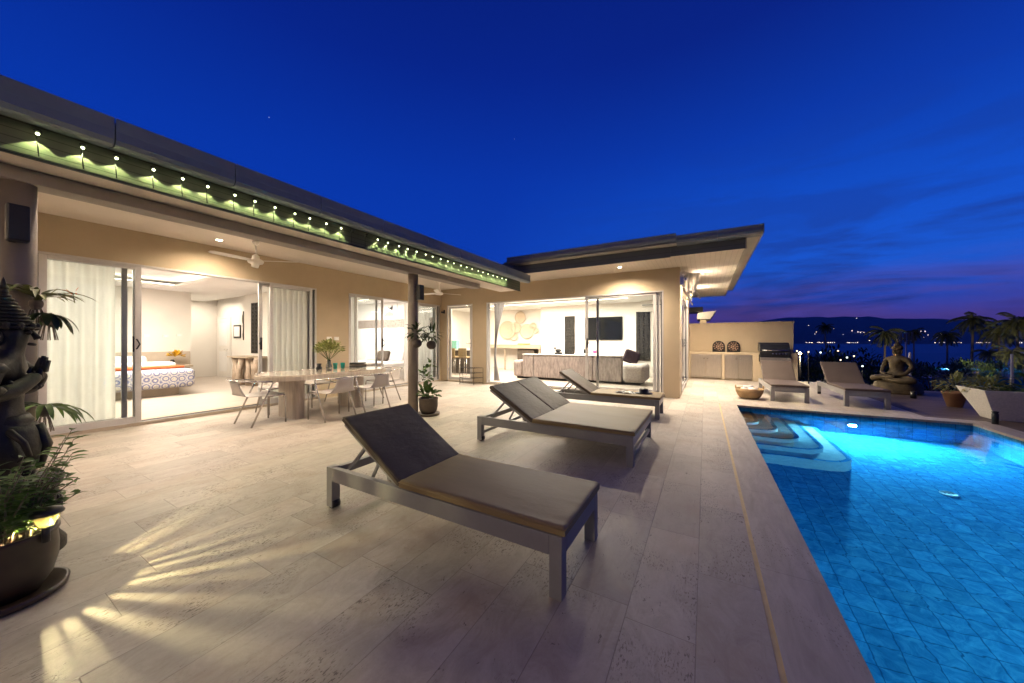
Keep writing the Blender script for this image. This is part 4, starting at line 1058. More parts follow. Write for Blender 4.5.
for k, (x, y) in enumerate([(-6.45,4.16),(-6.42,4.30)]):
    tt = thing('drinking_glass', ['left','right'][k]+' teal drinking glass beside the flower vase', 'glass', (x,y,.752), 'teal glasses')
    b = MB(); b.lathe([(.033,0),(.042,.10),(.042,.115),(.038,.115),(.030,.01),(0,.01)], (x,y,.753), 16); b.build('tumbler', M['teal'], tt)
t = thing('book_stack', 'stack of dark books at the far end of the dining table', 'books', (-6.38,4.62,.752))
for i, (a, col) in enumerate(((.1,'black'),(-.1,'potgrey'),(.25,'black'))):
    b = MB(); b.obox((-6.38,4.62,.772+.036*i), (.2,.27,.030), Matrix.Rotation(a,3,'Z')); b.build('book', M[col], t, bevel=.003)

# --------------------------------------------------------------- wire rack
t = thing('wire_rack', 'black three-tier wire rack against the wall by the living room opening', 'rack', (-6.2,8.35,0))
b = MB(); px = [(-6.62,8.5),(-6.50,8.2),(-5.98,8.2),(-5.85,8.5)]
for x, y in px: b.tube([(x,y,0),(x,y,.5)], .007, 6)
b.build('post', M['wire'], t)
for z in (.05,.2,.35,.5):
    b = MB(); b.tube([(x,y,z) for x,y in px+[px[0]]], .006, 6)
    for i in range(1, 9): b.tube([(-6.62+.77*i/9,8.5,z),(-6.58+.7*i/9,8.21,z)], .003, 5)
    b.build('wire_shelf', M['wire'], t)

# --------------------------------------------------------------- plants at the column
t = thing('potted_climber', 'climbing plant in a brown pot at the foot of the porch column', 'potted plant', (-4.27,4.50,0))
x, y = -4.27, 4.50
b = MB(); b.lathe([(.19,0),(.195,.02),(.20,.04),(.18,.04),(.13,.02),(0,.02)], (x,y,0), 28); b.build('saucer', M['potgrey'], t)
b = MB(); b.lathe([(.115,.03),(.15,.09),(.165,.17),(.16,.27),(.17,.28),(.17,.30),(.15,.30),(.148,.27)], (x,y,0), 28); b.build('pot', M['potgrey'], t)
b = MB(); b.lathe([(.15,.265),(0,.275)], (x,y,0), 20); b.build('soil', M['soil'], t)
b = MB(); bush(b, (x,y,.36), (.17,.17,.12), 60, .12, .07, 11, .5); bush(b, (x-.04,y-.02,.62), (.12,.10,.24), 30, .10, .06, 12, .5); bush(b, (x+.03,y+.03,.85), (.08,.08,.12), 10, .10, .055, 13, .4); b.build('foliage', M['leaf_mid'], t, recalc=False)
b = MB(); b.tube([(x,y,.27),(x-.03,y,.5),(x+.02,y+.02,.75),(x+.04,y+.03,.98)], .005, 6); b.tube([(x,y,.27),(x-.08,y-.05,.6),(x-.06,y-.05,.9)], .004, 6); b.build('stem', M['bark'], t)
for k, (x, y, z) in enumerate([(-4.33,4.28,1.20),(-4.20,4.50,1.17)]):
    t = thing('hanging_pot', ['brown pot hung on the column with a leafy orchid, left of the pair','brown pot with an orchid hanging right of the porch column'][k], 'hanging plant', (x,y,z), 'pots hanging at the porch column')
    b = MB(); b.sphere((x,y,z+.07), .085, 16, 10, (1,1,.95)); b.build('pot', M['potgrey'], t)
    b = MB()
    for a in (0, 2.1, 4.2): b.tube([(x+.08*math.cos(a),y+.08*math.sin(a),z+.1),(x-.02,y-.02,z+.55)], .002, 4)
    b.build('hanging_wire', M['wire'], t)
    b = MB(); bush(b, (x,y,z+.22), (.14,.14,.13), 42, .15, .045, 21+k, .7); b.build('foliage', M['leaf_dark'], t, recalc=False)

# --------------------------------------------------------------- left foreground: pot, lantern, statue, orchids
t = thing('planted_pot', 'big glazed brown pot with a dark leafy shrub in the near left corner', 'potted plant', (-3.05,.22,0))
x, y = -3.05, .22
b = MB(); b.lathe([(.17,0),(.195,.012),(.20,.04),(.185,.042),(.15,.02),(0,.02)], (x,y,0), 40); b.build('saucer', M['pot'], t)
b = MB(); b.lathe([(.105,.024),(.145,.09),(.163,.17),(.165,.24),(.160,.30),(.168,.315),(.168,.33),(.150,.332),(.148,.31),(.15,.28)], (x,y,0), 40); b.build('pot', M['pot'], t)
b = MB(); b.lathe([(.149,.295),(.08,.305),(0,.30)], (x,y,0), 24); b.build('soil', M['soil'], t)
b = MB(); rr = random.Random(9)
stems = []
for i in range(48):
    a = rr.random()*2*PI; r1 = .02+.06*rr.random(); r2 = .08+.16*rr.random(); h = .12+.24*rr.random()
    p0 = Vector((x+r1*math.cos(a), y+r1*math.sin(a), .30)); p1 = Vector((x+r2*.5*math.cos(a), y+r2*.5*math.sin(a), .30+h*.6)); p2 = Vector((x+r2*math.cos(a), y+r2*math.sin(a), .30+h))
    b.tube([p0, p1, p2], [.005,.004,.002], 5); stems.append((p0, p1, p2))
for i in range(7):
    a = -.2+rr.random()*1.9; h = .34+.30*rr.random()
    p0 = Vector((x+.08*math.cos(a), y+.08*math.sin(a), .30)); p1 = p0+Vector((.05*math.cos(a), .05*math.sin(a), h*.55)); p2 = p1+Vector((.09*math.cos(a+.6), .09*math.sin(a+.6), h*.45))
    b.tube([p0, p1, p2], [.004,.003,.0015], 5); stems.append((p0, p1, p2))
b.build('stem', M['bark'], t)
b = MB()
for p0, p1, p2 in stems:
    for j in range(17):
        u = .2+.8*j/16; p = p0.lerp(p1, u*2) if u < .5 else p1.lerp(p2, u*2-1)
        a = rr.random()*2*PI; d = Vector((math.cos(a), math.sin(a), .3+.5*rr.random())).normalized()
        b.leaf(p, d, .045+.035*rr.random(), .016+.012*rr.random(), .4, 3, (rr.random()-.5,rr.random()-.5,rr.random()-.5))
b.build('foliage', M['leaf_mid'], t, recalc=False)
# lantern
lx, ly, lz = -2.905, .325, .285
t = thing('solar_lantern', 'small round-capped garden lantern glowing in the big left pot', 'lantern', (lx,ly,lz))
b = MB(); b.tube([(lx,ly,lz),(lx,ly,.355)], .014, 10); b.lathe([(.014,.355-.0),(.0285,.360),(.0285,.3665),(0,.3667)], (lx,ly,0), 16); b.build('stake', M['black'], t)
b = MB(); b.lathe([(.058,.425),(.060,.432),(.052,.446),(.03,.455),(0,.457)], (lx,ly,0), 28); b.lathe([(.058,.425),(.0,.428)], (lx,ly,0), 28); b.build('cap', M['black'], t)
rr = random.Random(21)
b = MB(); n = 15; a = 0
edges = []
gaps = []
g_ = -.05
while g_ < 2.3: gaps.append((g_, .014+.045*rr.random()**1.3, (rr.random()-.5)*.34)); g_ += .075+.12*rr.random()
gaps += [(g2, .22, .1) for g2 in (3.0, 3.55, 4.1)]
r0, r1 = .027, .046
for (ga, gw, tw), (gb, gw2, tw2) in zip(gaps, gaps[1:]+[(gaps[0][0]+2*PI, gaps[0][1], gaps[0][2])]):
    a0b, a0t, a1b, a1t = ga+gw/2, ga+gw*.5+tw, gb-gw2/2, gb-gw2*.1+tw2
    if a1t <= a0t: a1t = a0t+.01
    n_ = max(1, int((a1b-a0b)/.12))
    for q in range(n_):
        u0, u1 = q/n_, (q+1)/n_
        A0, A1, B0, B1 = a0b+(a1b-a0b)*u0, a0b+(a1b-a0b)*u1, a0t+(a1t-a0t)*u0, a0t+(a1t-a0t)*u1
        b.add([(lx+r0*math.cos(A0),ly+r0*math.sin(A0),.366),(lx+r0*math.cos(A1),ly+r0*math.sin(A1),.366),(lx+r1*math.cos(B1),ly+r1*math.sin(B1),.425),(lx+r1*math.cos(B0),ly+r1*math.sin(B0),.425)], [(0,1,2,3)])
b.build('slit_shade', gen('lantern_panel', (.025,.02,.008), .4, var=.3, translucent=.04), t, recalc=False)  # dark slit panels, gaps shaped to throw streaks on the floor
b = MB(); b.sphere((lx-.004,ly,.412), .006, 10, 8); b.build('bulb', M['e_lantern'], t)
LANT = lamp('POINT', 'lantern_light', (lx+.004,ly+.001,.397), 62, (1,.87,.46), shadow_soft_size=.0018)

def skin(name, joints, edges, mat, parent, sub=2, root=0, extra=None):
    me = bpy.data.meshes.new(name); off = totloc(parent)
    me.from_pydata([tuple(Vector(p)) for p, r in joints], edges, [])
    o = bpy.data.objects.new(name, me); COL.objects.link(o)
    sk = o.modifiers.new('skin', 'SKIN'); sk.use_smooth_shade = True
    for i, (p, r) in enumerate(joints):
        rr2 = r if isinstance(r, tuple) else (r, r)
        me.skin_vertices[0].data[i].radius = rr2; me.skin_vertices[0].data[i].use_root = (i == root)
    ss = o.modifiers.new('sub', 'SUBSURF'); ss.levels = sub; ss.render_levels = sub
    dg = bpy.context.evaluated_depsgraph_get(); me2 = bpy.data.meshes.new_from_object(o.evaluated_get(dg))
    bpy.data.objects.remove(o); me2.name = name
    bm = MB(); vs = [v.co.copy() for v in me2.vertices]; bm.add(vs, [tuple(p.vertices) for p in me2.polygons], True)
    if extra: extra(bm)
    return bm
# praying guardian statue on its carved pedestal
def statue():
    c = Vector((-3.62,.27,0))
    t = thing('guardian_statue', 'dark bronze guardian with pointed crown and praying hands on a carved pedestal', 'statue', (c.x,c.y,0))
    f = Vector((.30,.95,0)).normalized(); s2 = Vector((f.y,-f.x,0)); up = Vector((0,0,1))
    def zz_(z):
        P = [(-1,-.74+.0),(.2,.46),(.74,.80),(1.0,1.02),(3,3.02)]
        for (a, b_), (c_, d_) in zip(P, P[1:]):
            if a <= z <= c_: return b_+(d_-b_)*(z-a)/(c_-a)
        return z
    def q(a, b_, z): return c + f*a + s2*b_ + up*zz_(z)
    def qq(a, b_, z): return c + f*a + s2*b_ + up*z
    J = [(q(-.04,0,.74),(.115,.10)), (q(-.03,0,.86),(.095,.085)), (q(-.02,0,1.00),(.125,.10)), (q(-.03,0,1.13),(.125,.095)), (q(-.02,0,1.22),(.065,.065)), (q(.0,0,1.31),(.092,.09)), (q(-.01,0,1.40),(.09,.09)),
         (q(-.03,.19,1.12),.065),(q(-.02,.235,.96),.052),(q(.06,.13,1.00),.046),(q(.115,.026,1.08),.034),
         (q(-.03,-.19,1.12),.065),(q(-.02,-.235,.96),.052),(q(.06,-.13,1.00),.046),(q(.115,-.026,1.08),.034),
         (q(-.03,.09,.62),.095),(q(.04,.10,.42),.072),(q(-.02,.10,.25),.055),(q(.08,.11,.21),.045),
         (q(-.03,-.09,.62),.095),(q(.04,-.10,.42),.072),(q(-.02,-.10,.25),.055),(q(.08,-.11,.21),.045)]
    E = [(0,1),(1,2),(2,3),(3,4),(4,5),(5,6),(3,7),(7,8),(8,9),(9,10),(3,11),(11,12),(12,13),(13,14),(0,15),(15,16),(16,17),(17,18),(0,19),(19,20),(20,21),(21,22)]
    def ex(bm):
        for sg in (-1, 1):
            for dl, o2 in ((.082,-.022),(.094,-.008),(.088,.007),(.070,.021)):
                b0 = qq(.118+o2*.7, sg*.012, 1.115-o2*.2); b1 = b0 + up*dl*.5 + f*.006; b2 = b0+up*dl+f*.016
                bm.tube([b0, b1, b2], [.011,.010,.006], 6)
            bm.tube([qq(.100,sg*.018,1.08), qq(.078,sg*.024,1.115), qq(.085,sg*.016,1.145)], [.011,.010,.007], 6)
            bm.sphere(qq(.115,sg*.014,1.10), .034, 10, 8, (.8,.5,1.2))
            bm.lathe([(.062,0),(.072,.02),(.056,.045)], q(-.02,sg*.225,.98), 12); bm.lathe([(.05,-.03),(.082,.0),(.06,.035),(0,.06)], q(-.03,sg*.18,1.12), 14)
            bm.tube([qq(.0,sg*.06,.80), qq(.04,sg*.13,.77), qq(.09,sg*.155,.71), qq(.105,sg*.14,.63), qq(.06,sg*.13,.60), qq(.045,sg*.15,.65)], [.016,.018,.016,.014,.012,.008], 8)
            bm.sphere(qq(-.02,sg*.095,1.325), .028, 8, 6, (.6,1,1.7))
            bm.sphere(qq(.078,sg*.032,1.355), .015, 8, 6)
        bm.lathe([(.14,0),(.132,.03),(.118,.04),(.126,.06),(.105,.10)], qq(-.03,0,.76), 20)
        bm.lathe([(.125,.0),(.14,-.05),(.155,-.14),(.14,-.24),(.10,-.24)], qq(-.02,0,.80), 20)
        for k in range(9): bm.sphere(qq(.11*math.cos((k-4)*.3), .15*math.sin((k-4)*.35), 1.07-.05*math.cos((k-4)*.35)), .016, 6, 4)
        bm.tube([qq(.10,0,.79), qq(.13,0,.66), qq(.11,0,.52)], [.03,.035,.02], 10)
        bm.tube([qq(.085,0,1.36), qq(.108,0,1.315)], [.010,.018], 6); bm.tube([qq(.080,-.026,1.285), qq(.094,0,1.281), qq(.080,.026,1.285)], .009, 6)
    skin('body', J, E, M['bronze'], t, 2, 0, ex).build('body', M['bronze'], t, recalc=False)
    b = MB(); P_ = []
    for k in range(11):
        r_ = .118*(1-k/11)**1.15+.012; z_ = -.01+.021*k; P_ += [(r_*.86,z_),(r_,z_+.005),(r_,z_+.013),(r_*.86,z_+.0175)]
    P_ += [(.016,.225),(.022,.235),(.012,.25),(.006,.285),(0,.30)]
    b.lathe(P_, qq(-.015,0,1.385), 28, smooth=False)
    for k in range(14):
        a = 2*PI*k/14; b.sphere(qq(-.015,0,1.392)+Vector((.117*math.cos(a),.117*math.sin(a),0)), .016, 7, 5, (1,1,1.5))
    b.build('crown', M['bronze'], t)
    b = MB(); b.lathe([(.215,0),(.215,.05),(.19,.09),(.175,.14),(.185,.17),(.185,.36),(.175,.39),(.20,.415),(.21,.44),(.205,.465),(0,.465)], c, 30)
    for k in range(16):
        a = 2*PI*k/16; b.sphere(c+Vector((.183*math.cos(a),.183*math.sin(a),.26)), .03, 8, 6, (.6,.6,2.6))
    b.build('pedestal', M['bronze'], t)
    return t
statue()
# orchids / strap leaf plants tied to the column behind the statue
def strap(label, c, n, L, w, seed, droop=.8, bias=(0,0,0), mat='leaf_strap', dirup=.5):
    t = thing('strap_plant', label, 'plant', c, 'strap-leaved plants on the nearest column'); b = MB(); rr = random.Random(seed)
    for i in range(n):
        a = 2*PI*i/n+rr.random()*.5; d = Vector((math.cos(a), math.sin(a), dirup+.5*rr.random()))+Vector(bias)
        b.leaf(Vector(c)+Vector((0,0,.02*i/n)), d, L*(.7+.5*rr.random()), w, droop, 7)
    b.build('foliage', M[mat], t, recalc=False)
    b = MB(); b.sphere(Vector(c)-Vector((.02,0,.02)), .035, 10, 8, (1,1,1.3))
    for i in range(9): a = i*.7; b.tube([Vector(c), Vector(c)+Vector((.02*math.cos(a)-.02,.03*math.sin(a),-.08)), Vector(c)+Vector((.03*math.cos(a)-.04,.05*math.sin(a),-.18))], .003, 4)
    b.build('root_ball', M['bark'], t)
strap('strap-leaved plant with an orange bloom above the statue shoulder', (-4.30,.44,1.60), 26, .29, .036, 31, 1.0, (.1,.05,.55))
strap('broad-leaved orchid hanging between the crown and the curtain', (-4.29,.49,1.49), 18, .19, .040, 32, 1.6, (.1,.3,-.3), 'leaf_dark')
strap('drooping green orchid low beside the statue hip', (-4.28,.47,.80), 22, .27, .030, 33, 1.3, (.1,.35,.05), 'leaf_mid')
t = thing('orchid_bloom', 'small orange orchid bloom on a thin stalk beside the curtain', 'flower', (-4.27,.58,1.66))
b = MB(); b.tube([(-4.30,.45,1.60),(-4.28,.53,1.70),(-4.27,.60,1.68),(-4.27,.61,1.60)], .003, 5); b.build('stalk', M['leaf_strap'], t)
b = MB(); bush(b, (-4.27,.60,1.66), (.02,.03,.04), 14, .035, .014, 77); b.build('bloom', M['orange'], t, recalc=False)

# --------------------------------------------------------------- right end: seated statue, planter, pots, bollards
def buddha():
    c = Vector((4.22,12.25,0)); t = thing('seated_statue', 'golden-brown seated meditating statue at the far edge of the deck', 'statue', (c.x,c.y,0))
    f = Vector((-.80,-.60,0)).normalized(); s2 = Vector((-f.y, f.x, 0)); up = Vector((0,0,1))
    def q(a, b_, z): return c + f*a + s2*b_ + up*z
    J = [(q(0,0,.42),(.17,.15)),(q(0,0,.56),(.13,.11)),(q(.01,0,.74),(.16,.12)),(q(0,0,.87),(.15,.10)),(q(0,0,.95),(.055,.055)),(q(.01,0,1.03),(.085,.085)),(q(0,0,1.12),(.085,.085)),
         (q(0,.21,.85),.065),(q(-.01,.29,.66),.052),(q(.12,.24,.50),.042),(q(.24,.06,.455),.035),
         (q(0,-.21,.85),.065),(q(-.01,-.29,.66),.052),(q(.12,-.24,.50),.042),(q(.24,-.06,.475),.035),
         (q(.05,.22,.38),.10),(q(.14,.44,.34),.085),(q(.28,.18,.33),.07),(q(.27,-.14,.36),.05),
         (q(.05,-.22,.38),.10),(q(.14,-.44,.34),.085),(q(.30,-.18,.40),.065),(q(.27,.14,.42),.045)]
    E = [(0,1),(1,2),(2,3),(3,4),(4,5),(5,6),(3,7),(7,8),(8,9),(9,10),(3,11),(11,12),(12,13),(13,14),(0,15),(15,16),(16,17),(17,18),(0,19),(19,20),(20,21),(21,22)]
    def ex(bm):
        for sg in (-1, 1):
            for k in range(4): b0 = q(.22+.018*k, sg*.06, .462+.012*(sg > 0)); bm.tube([b0, b0-s2*sg*.05+f*.004, b0-s2*sg*.09], [.011,.010,.006], 6)
            bm.tube([q(.22,sg*.05,.475), q(.21,sg*.02,.50), q(.215,sg*.005,.515)], [.011,.010,.007], 6)
            bm.tube([q(0,sg*.088,1.09), q(.0,sg*.095,1.03), q(0,sg*.08,.98)], [.012,.016,.012], 8)
            bm.sphere(q(.082,sg*.03,1.075), .014, 8, 6)
        bm.tube([q(.09,0,1.08), q(.115,0,1.03)], [.009,.015], 6); bm.tube([q(.085,-.025,1.0), q(.096,0,.997), q(.085,.025,1.0)], .008, 6)
    skin('body', J, E, M['buddha'], t, 2, 0, ex).build('body', M['buddha'], t, recalc=False)
    b = MB(); b.sphere(q(-.005,0,1.13), .098, 18, 12, (1,1,.85)); b.lathe([(.055,0),(.06,.03),(.045,.06),(.02,.09),(.012,.14),(0,.20)], q(-.005,0,1.20), 14)
    rr = random.Random(6)
    for i in range(90):
        a = rr.random()*2*PI; e = rr.random()*1.4; b.sphere(q(-.005,0,1.13)+Vector((math.cos(a)*math.cos(e),math.sin(a)*math.cos(e),math.sin(e)*.85))*.098, .012, 6, 4)
    b.build('hair', M['buddha'], t)
    b = MB(); rr = random.Random(12); n = 26; prof = [(.43,0),(.46,.05),(.43,.10),(.45,.15),(.41,.20),(.42,.25),(.36,.30),(0,.30)]
    for r_, z_ in prof:
        for k in range(n):
            a = 2*PI*k/n; w_ = 1+.05*math.sin(5*a+z_*9)+.05*(rr.random()-.5); b.v.append((c.x+r_*w_*math.cos(a), c.y+r_*.84*w_*math.sin(a), z_))
    for i in range(len(prof)-1):
        for k in range(n): b.f.append((i*n+k, i*n+(k+1)%n, (i+1)*n+(k+1)%n, (i+1)*n+k)); b.s.append(True)
    b.build('rock_base', M['buddha'], t)
buddha()
# planter
t = thing('stone_planter', 'large tapered white stone planter at the right end of the pool', 'planter', (4.42,9.05,0))
def frus(x0, x1, y0, y1, X0, X1, Y0, Y1, z0, z1, wt=.035):
    b = MB(); v = [(x0,y0,z0),(x1,y0,z0),(x1,y1,z0),(x0,y1,z0),(X0,Y0,z1),(X1,Y0,z1),(X1,Y1,z1),(X0,Y1,z1),
                   (X0+wt,Y0+wt,z1),(X1-wt,Y0+wt,z1),(X1-wt,Y1-wt,z1),(X0+wt,Y1-wt,z1),(X0+wt,Y0+wt,z1-.06),(X1-wt,Y0+wt,z1-.06),(X1-wt,Y1-wt,z1-.06),(X0+wt,Y1-wt,z1-.06)]
    return b.add(v, [(0,3,2,1),(0,1,5,4),(1,2,6,5),(2,3,7,6),(3,0,4,7),(4,5,9,8),(5,6,10,9),(6,7,11,10),(7,4,8,11),(8,9,13,12),(9,10,14,13),(10,11,15,14),(11,8,12,15)])
frus(4.16,4.52,8.80,9.16, 3.96,4.78,8.62,9.36, 0, .50).build('planter_body', M['planter'], t, bevel=.006)
b = MB(); b.box((4.0,8.66,.40),(4.74,9.32,.45)); b.build('soil', M['soil'], t)
b = MB(); bush(b, (4.22,9.15,.50), (.26,.25,.20), 240, .11, .035, 41, .6); b.build('foliage', M['leaf_yellow'], t, recalc=False)
b = MB(); bush(b, (4.6,8.95,.50), (.22,.25,.14), 60, .26, .07, 42, .8); b.build('broad_leaf', M['leaf_mid'], t, recalc=False)
t = thing('terracotta_pot', 'terracotta pot of variegated leaves left of the stone planter', 'potted plant', (4.33,10.25,0))
b = MB(); b.lathe([(.10,0),(.165,.26),(.175,.26),(.175,.30),(.155,.30),(.14,.26)], (4.33,10.25,0), 24); b.build('pot', M['terracotta'], t)
b = MB(); b.lathe([(.15,.265),(0,.275)], (4.33,10.25,0), 16); b.build('soil', M['soil'], t)
b = MB(); bush(b, (4.33,10.25,.40), (.22,.22,.20), 160, .14, .03, 43, .6); b.build('foliage', M['leaf_yellow'], t, recalc=False)
def bollard(x, y, r, h, label):
    t = thing('bollard_light', label, 'bollard light', (x,y,0), 'small black bollard lights on the deck')
    b = MB(); b.lathe([(r,0),(r,h*.8),(r*.85,h*.82),(r*.85,h*.9),(r,h*.92),(r,h),(0,h+.004)], (x,y,0), 20); b.build('post', M['black'], t)
bollard(3.97, 8.40, .036, .2, 'small black bollard light at the pool kink before the stone planter')
bollard(4.15, 11.3, .05, .16, 'short dark bollard light on the deck right of the seated statue')
bollard(5.2, 9.5, .035, .22, 'black bollard light behind the stone planter')
# glass balustrade
t = thing('glass_balustrade', 'frameless glass balustrade with slim posts along the far deck edge', 'balustrade', (5.5,13.1,0))
xs = [4.75, 6.45, 8.15]
for x in xs:
    b = MB(); b.box((x-.02,13.08,0),(x+.02,13.14,.42)); b.box((x-.015,13.09,.42),(x+.015,13.13,1.0)); b.build('post', M['alu'], t)
b = MB()
for x0, x1 in zip(xs, xs[1:]): b.add([(x0+.03,13.11,.06),(x1-.03,13.11,.06),(x1-.03,13.11,1.0),(x0+.03,13.11,1.0)], [(0,1,2,3)])
b.build('glass_pane', M['glass'], t, recalc=False)
# bright flood lamp on a pillar beyond the barbecue
fl = Vector((2.93,15.5,.88))
t = thing('flood_lamp', 'bright warm lamp shining beyond the barbecue wall', 'lamp', (fl.x,fl.y,-.4))
b = MB(); b.tube([(fl.x,fl.y,-.6),(fl.x,fl.y,fl.z-.06)], .03, 10); b.build('post', M['black'], t)
b = MB(); b.lathe([(.05,-.06),(.06,0),(.05,.03),(0,.04)], fl, 14); b.build('lamp_head', M['black'], t)
b = MB(); b.sphere(fl+Vector((-.01,-.05,.0)), .042, 12, 8); b.build('bulb', M['e_flood'], t)
lamp('POINT', 'flood_light', fl+Vector((-.02,-.16,.02)), 60, (1,.78,.42), shadow_soft_size=.05)

# --------------------------------------------------------------- indoor furniture
# bedroom one
t = thing('platform_bed', 'low platform bed with blue and gold medallion quilt in the left bedroom', 'bed', (-11.8,1.9,0))
b = MB(); b.box((-12.9,.55,.05),(-10.85,3.08,.22)); b.build('bed_base', M['beige_head'], t)
b = MB(); b.box((-12.9,.4,.23),(-10.6,3.32,.66)); o = b.build('quilt', M['quilt'], t, bevel=.10, seg=4)
b = MB(); b.box((-12.99,.2,.05),(-12.9,3.9,1.02)); b.build('headboard', M['beige_head'], t)
for k, yy in enumerate((.8,1.5,2.3)):
    b = MB(); b.box((-12.85,yy,.67),(-12.45,yy+.65,.93)); b.build('pillow', M['linen'], t, bevel=.09, seg=4)
b = MB(); b.box((-11.35,1.95,.662),(-10.9,3.2,.72)); b.build('blanket', M['orange'], t, bevel=.02)
b = MB(); b.box((-11.9,1.7,.662),(-11.25,3.15,.80)); b.build('folded_sheet', M['linen'], t, bevel=.05, seg=3)
t = thing('yellow_flowers', 'yellow flowers in a small dark vase by the bed head', 'flowers', (-12.6,3.1,.7))
b = MB(); b.lathe([(.04,0),(.06,.08),(.03,.15)], (-12.62,3.45,.66), 12); b.build('vase', M['black'], t)
b = MB(); bush(b, (-12.55,3.5,.92), (.14,.16,.11), 70, .09, .06, 51); b.build('bloom', gen('yellow_petal', (.75,.45,.02), .7, var=.2), t, recalc=False)
t = thing('bedside_table', 'small pale bedside table beside the platform bed', 'side table', (-12.6,3.6,.05))
b = MB(); b.box((-12.85,3.36,.60),(-12.4,3.82,.655)); b.box((-12.8,3.4,.05),(-12.45,3.78,.2)); b.box((-12.66,3.55,.2),(-12.58,3.63,.6)); b.build('table_body', M['woodmid'], t, bevel=.004)
t = thing('picture_frame', 'small black framed picture beside the white indoor door', 'picture', (-13.9,5.39,1.7))
b = MB(); b.box((-14.05,5.375,1.42),(-13.55,5.395,1.86)); b.build('frame', M['black'], t)
b = MB(); b.box((-14.0,5.370,1.47),(-13.6,5.376,1.81)); b.build('print', M['linen'], t)
t = thing('wall_ornament', 'slender dark ornament hanging right of the framed picture', 'ornament', (-13.2,5.38,1.8))
b = MB(); b.sphere((-13.3,5.36,2.05), .12, 10, 10, (.6,.3,1.6)); b.tube([(-13.3,5.36,2.3),(-13.3,5.36,1.35)], .02, 8); b.sphere((-13.3,5.36,1.5), .08, 10, 10, (.6,.3,1.6)); b.build('ornament_body', M['potgrey'], t)
def carved(x0, x1, y, z0, z1, label):
    t = thing('wall_carving', label, 'carved panel', ((x0+x1)/2,y,(z0+z1)/2), 'tall carved dark wood panels')
    b = MB(); b.box((x0,y-.03,z0),(x1,y,z1)); b.build('panel', M['carved'], t, bevel=.006)
    b = MB(); rr = random.Random(int(x0*10))
    nz = int((z1-z0)/.11)
    for i in range(nz):
        for j in range(3): b.sphere((x0+(x1-x0)*(j+.5)/3+.02*rr.random(), y-.03, z0+(i+.5)*(z1-z0)/nz), .045, 7, 5, (1,.45,1))
    b.build('carving', M['carved'], t)
carved(-11.85,-11.25,4.995,.95,2.45,'dark carved panel on the bedroom wall behind the glass door edge')
t = thing('driftwood_table', 'pale driftwood side table under the carved bedroom panel', 'side table', (-11.5,4.7,.05))
b = MB(); rr = random.Random(8)
for i in range(12): x = -12.0+1.1*rr.random(); y = 4.55+.3*rr.random(); b.tube([(x,y,.05),(x+.15*(rr.random()-.5),y,.45),(x+.3*(rr.random()-.5),y,.84)], [.10,.07,.09], 8)
b.build('driftwood', M['jug'], t); b = MB(); b.box((-12.05,4.45,.84),(-10.85,4.95,.88)); b.build('table_top', M['woodmid'], t)
# bedroom two
t = thing('second_bed', 'white bed with patterned throw in the bright second bedroom', 'bed', (-9.8,7.4,0))
b = MB(); b.box((-10.9,6.35,.05),(-8.75,8.45,.3)); b.build('bed_base', M['linen'], t)
b = MB(); b.box((-10.95,6.3,.31),(-8.7,8.45,.62)); b.build('mattress', M['linen'], t, bevel=.08, seg=3)
b = MB(); b.box((-10.97,6.28,.40),(-8.68,7.2,.64)); b.build('throw', M['stonestrip'], t, bevel=.05, seg=3)
for k, (x, mt, dz) in enumerate(((-10.4,'linen',0),(-9.75,'potgrey',0),(-9.1,'linen',0))):
    b = MB(); b.obox((x,8.15-.1*(k == 1),.80), (.55,.16,.38), Matrix.Rotation(math.radians(-20),3,'X')); b.build('pillow', M[mt], t, bevel=.07, seg=4)
b = MB(); b.box((-11.4,8.36,.05),(-8.2,8.49,1.78)); b.build('headboard', M['white2'], t)
b = MB(); b.box((-11.9,8.47,1.80),(-7.8,8.497,2.10)); tag(b.build('pebble_band', M['stonestrip'], None, at=(-9.9,8.48,1.95)), 'brown pebble band across the wall above the white bed', 'wall band')
t = thing('bird_picture', 'white square picture of a black bird over a pink wash', 'picture', (-9.95,8.48,2.45))
b = MB(); b.box((-10.3,8.47,2.18),(-9.55,8.495,2.68)); b.build('canvas', M['linen'], t)
b = MB(); b.add([(-9.95,8.465,2.50),(-9.82,8.465,2.55),(-9.78,8.465,2.62),(-9.74,8.465,2.52),(-9.76,8.465,2.42),(-9.84,8.465,2.45)], [(0,1,2,3,4,5)]); b.add([(-10.02,8.465,2.54),(-9.93,8.465,2.52),(-9.94,8.465,2.55)], [(0,1,2)]); b.build('bird', M['black'], t, recalc=False)
b = MB(); b.add([(-10.2,8.466,2.22),(-9.7,8.466,2.22),(-9.75,8.466,2.33),(-9.95,8.466,2.38),(-10.1,8.466,2.33)], [(0,1,2,3,4)]); b.build('wash', gen('pink_wash', (.65,.42,.35), .8), t, recalc=False)
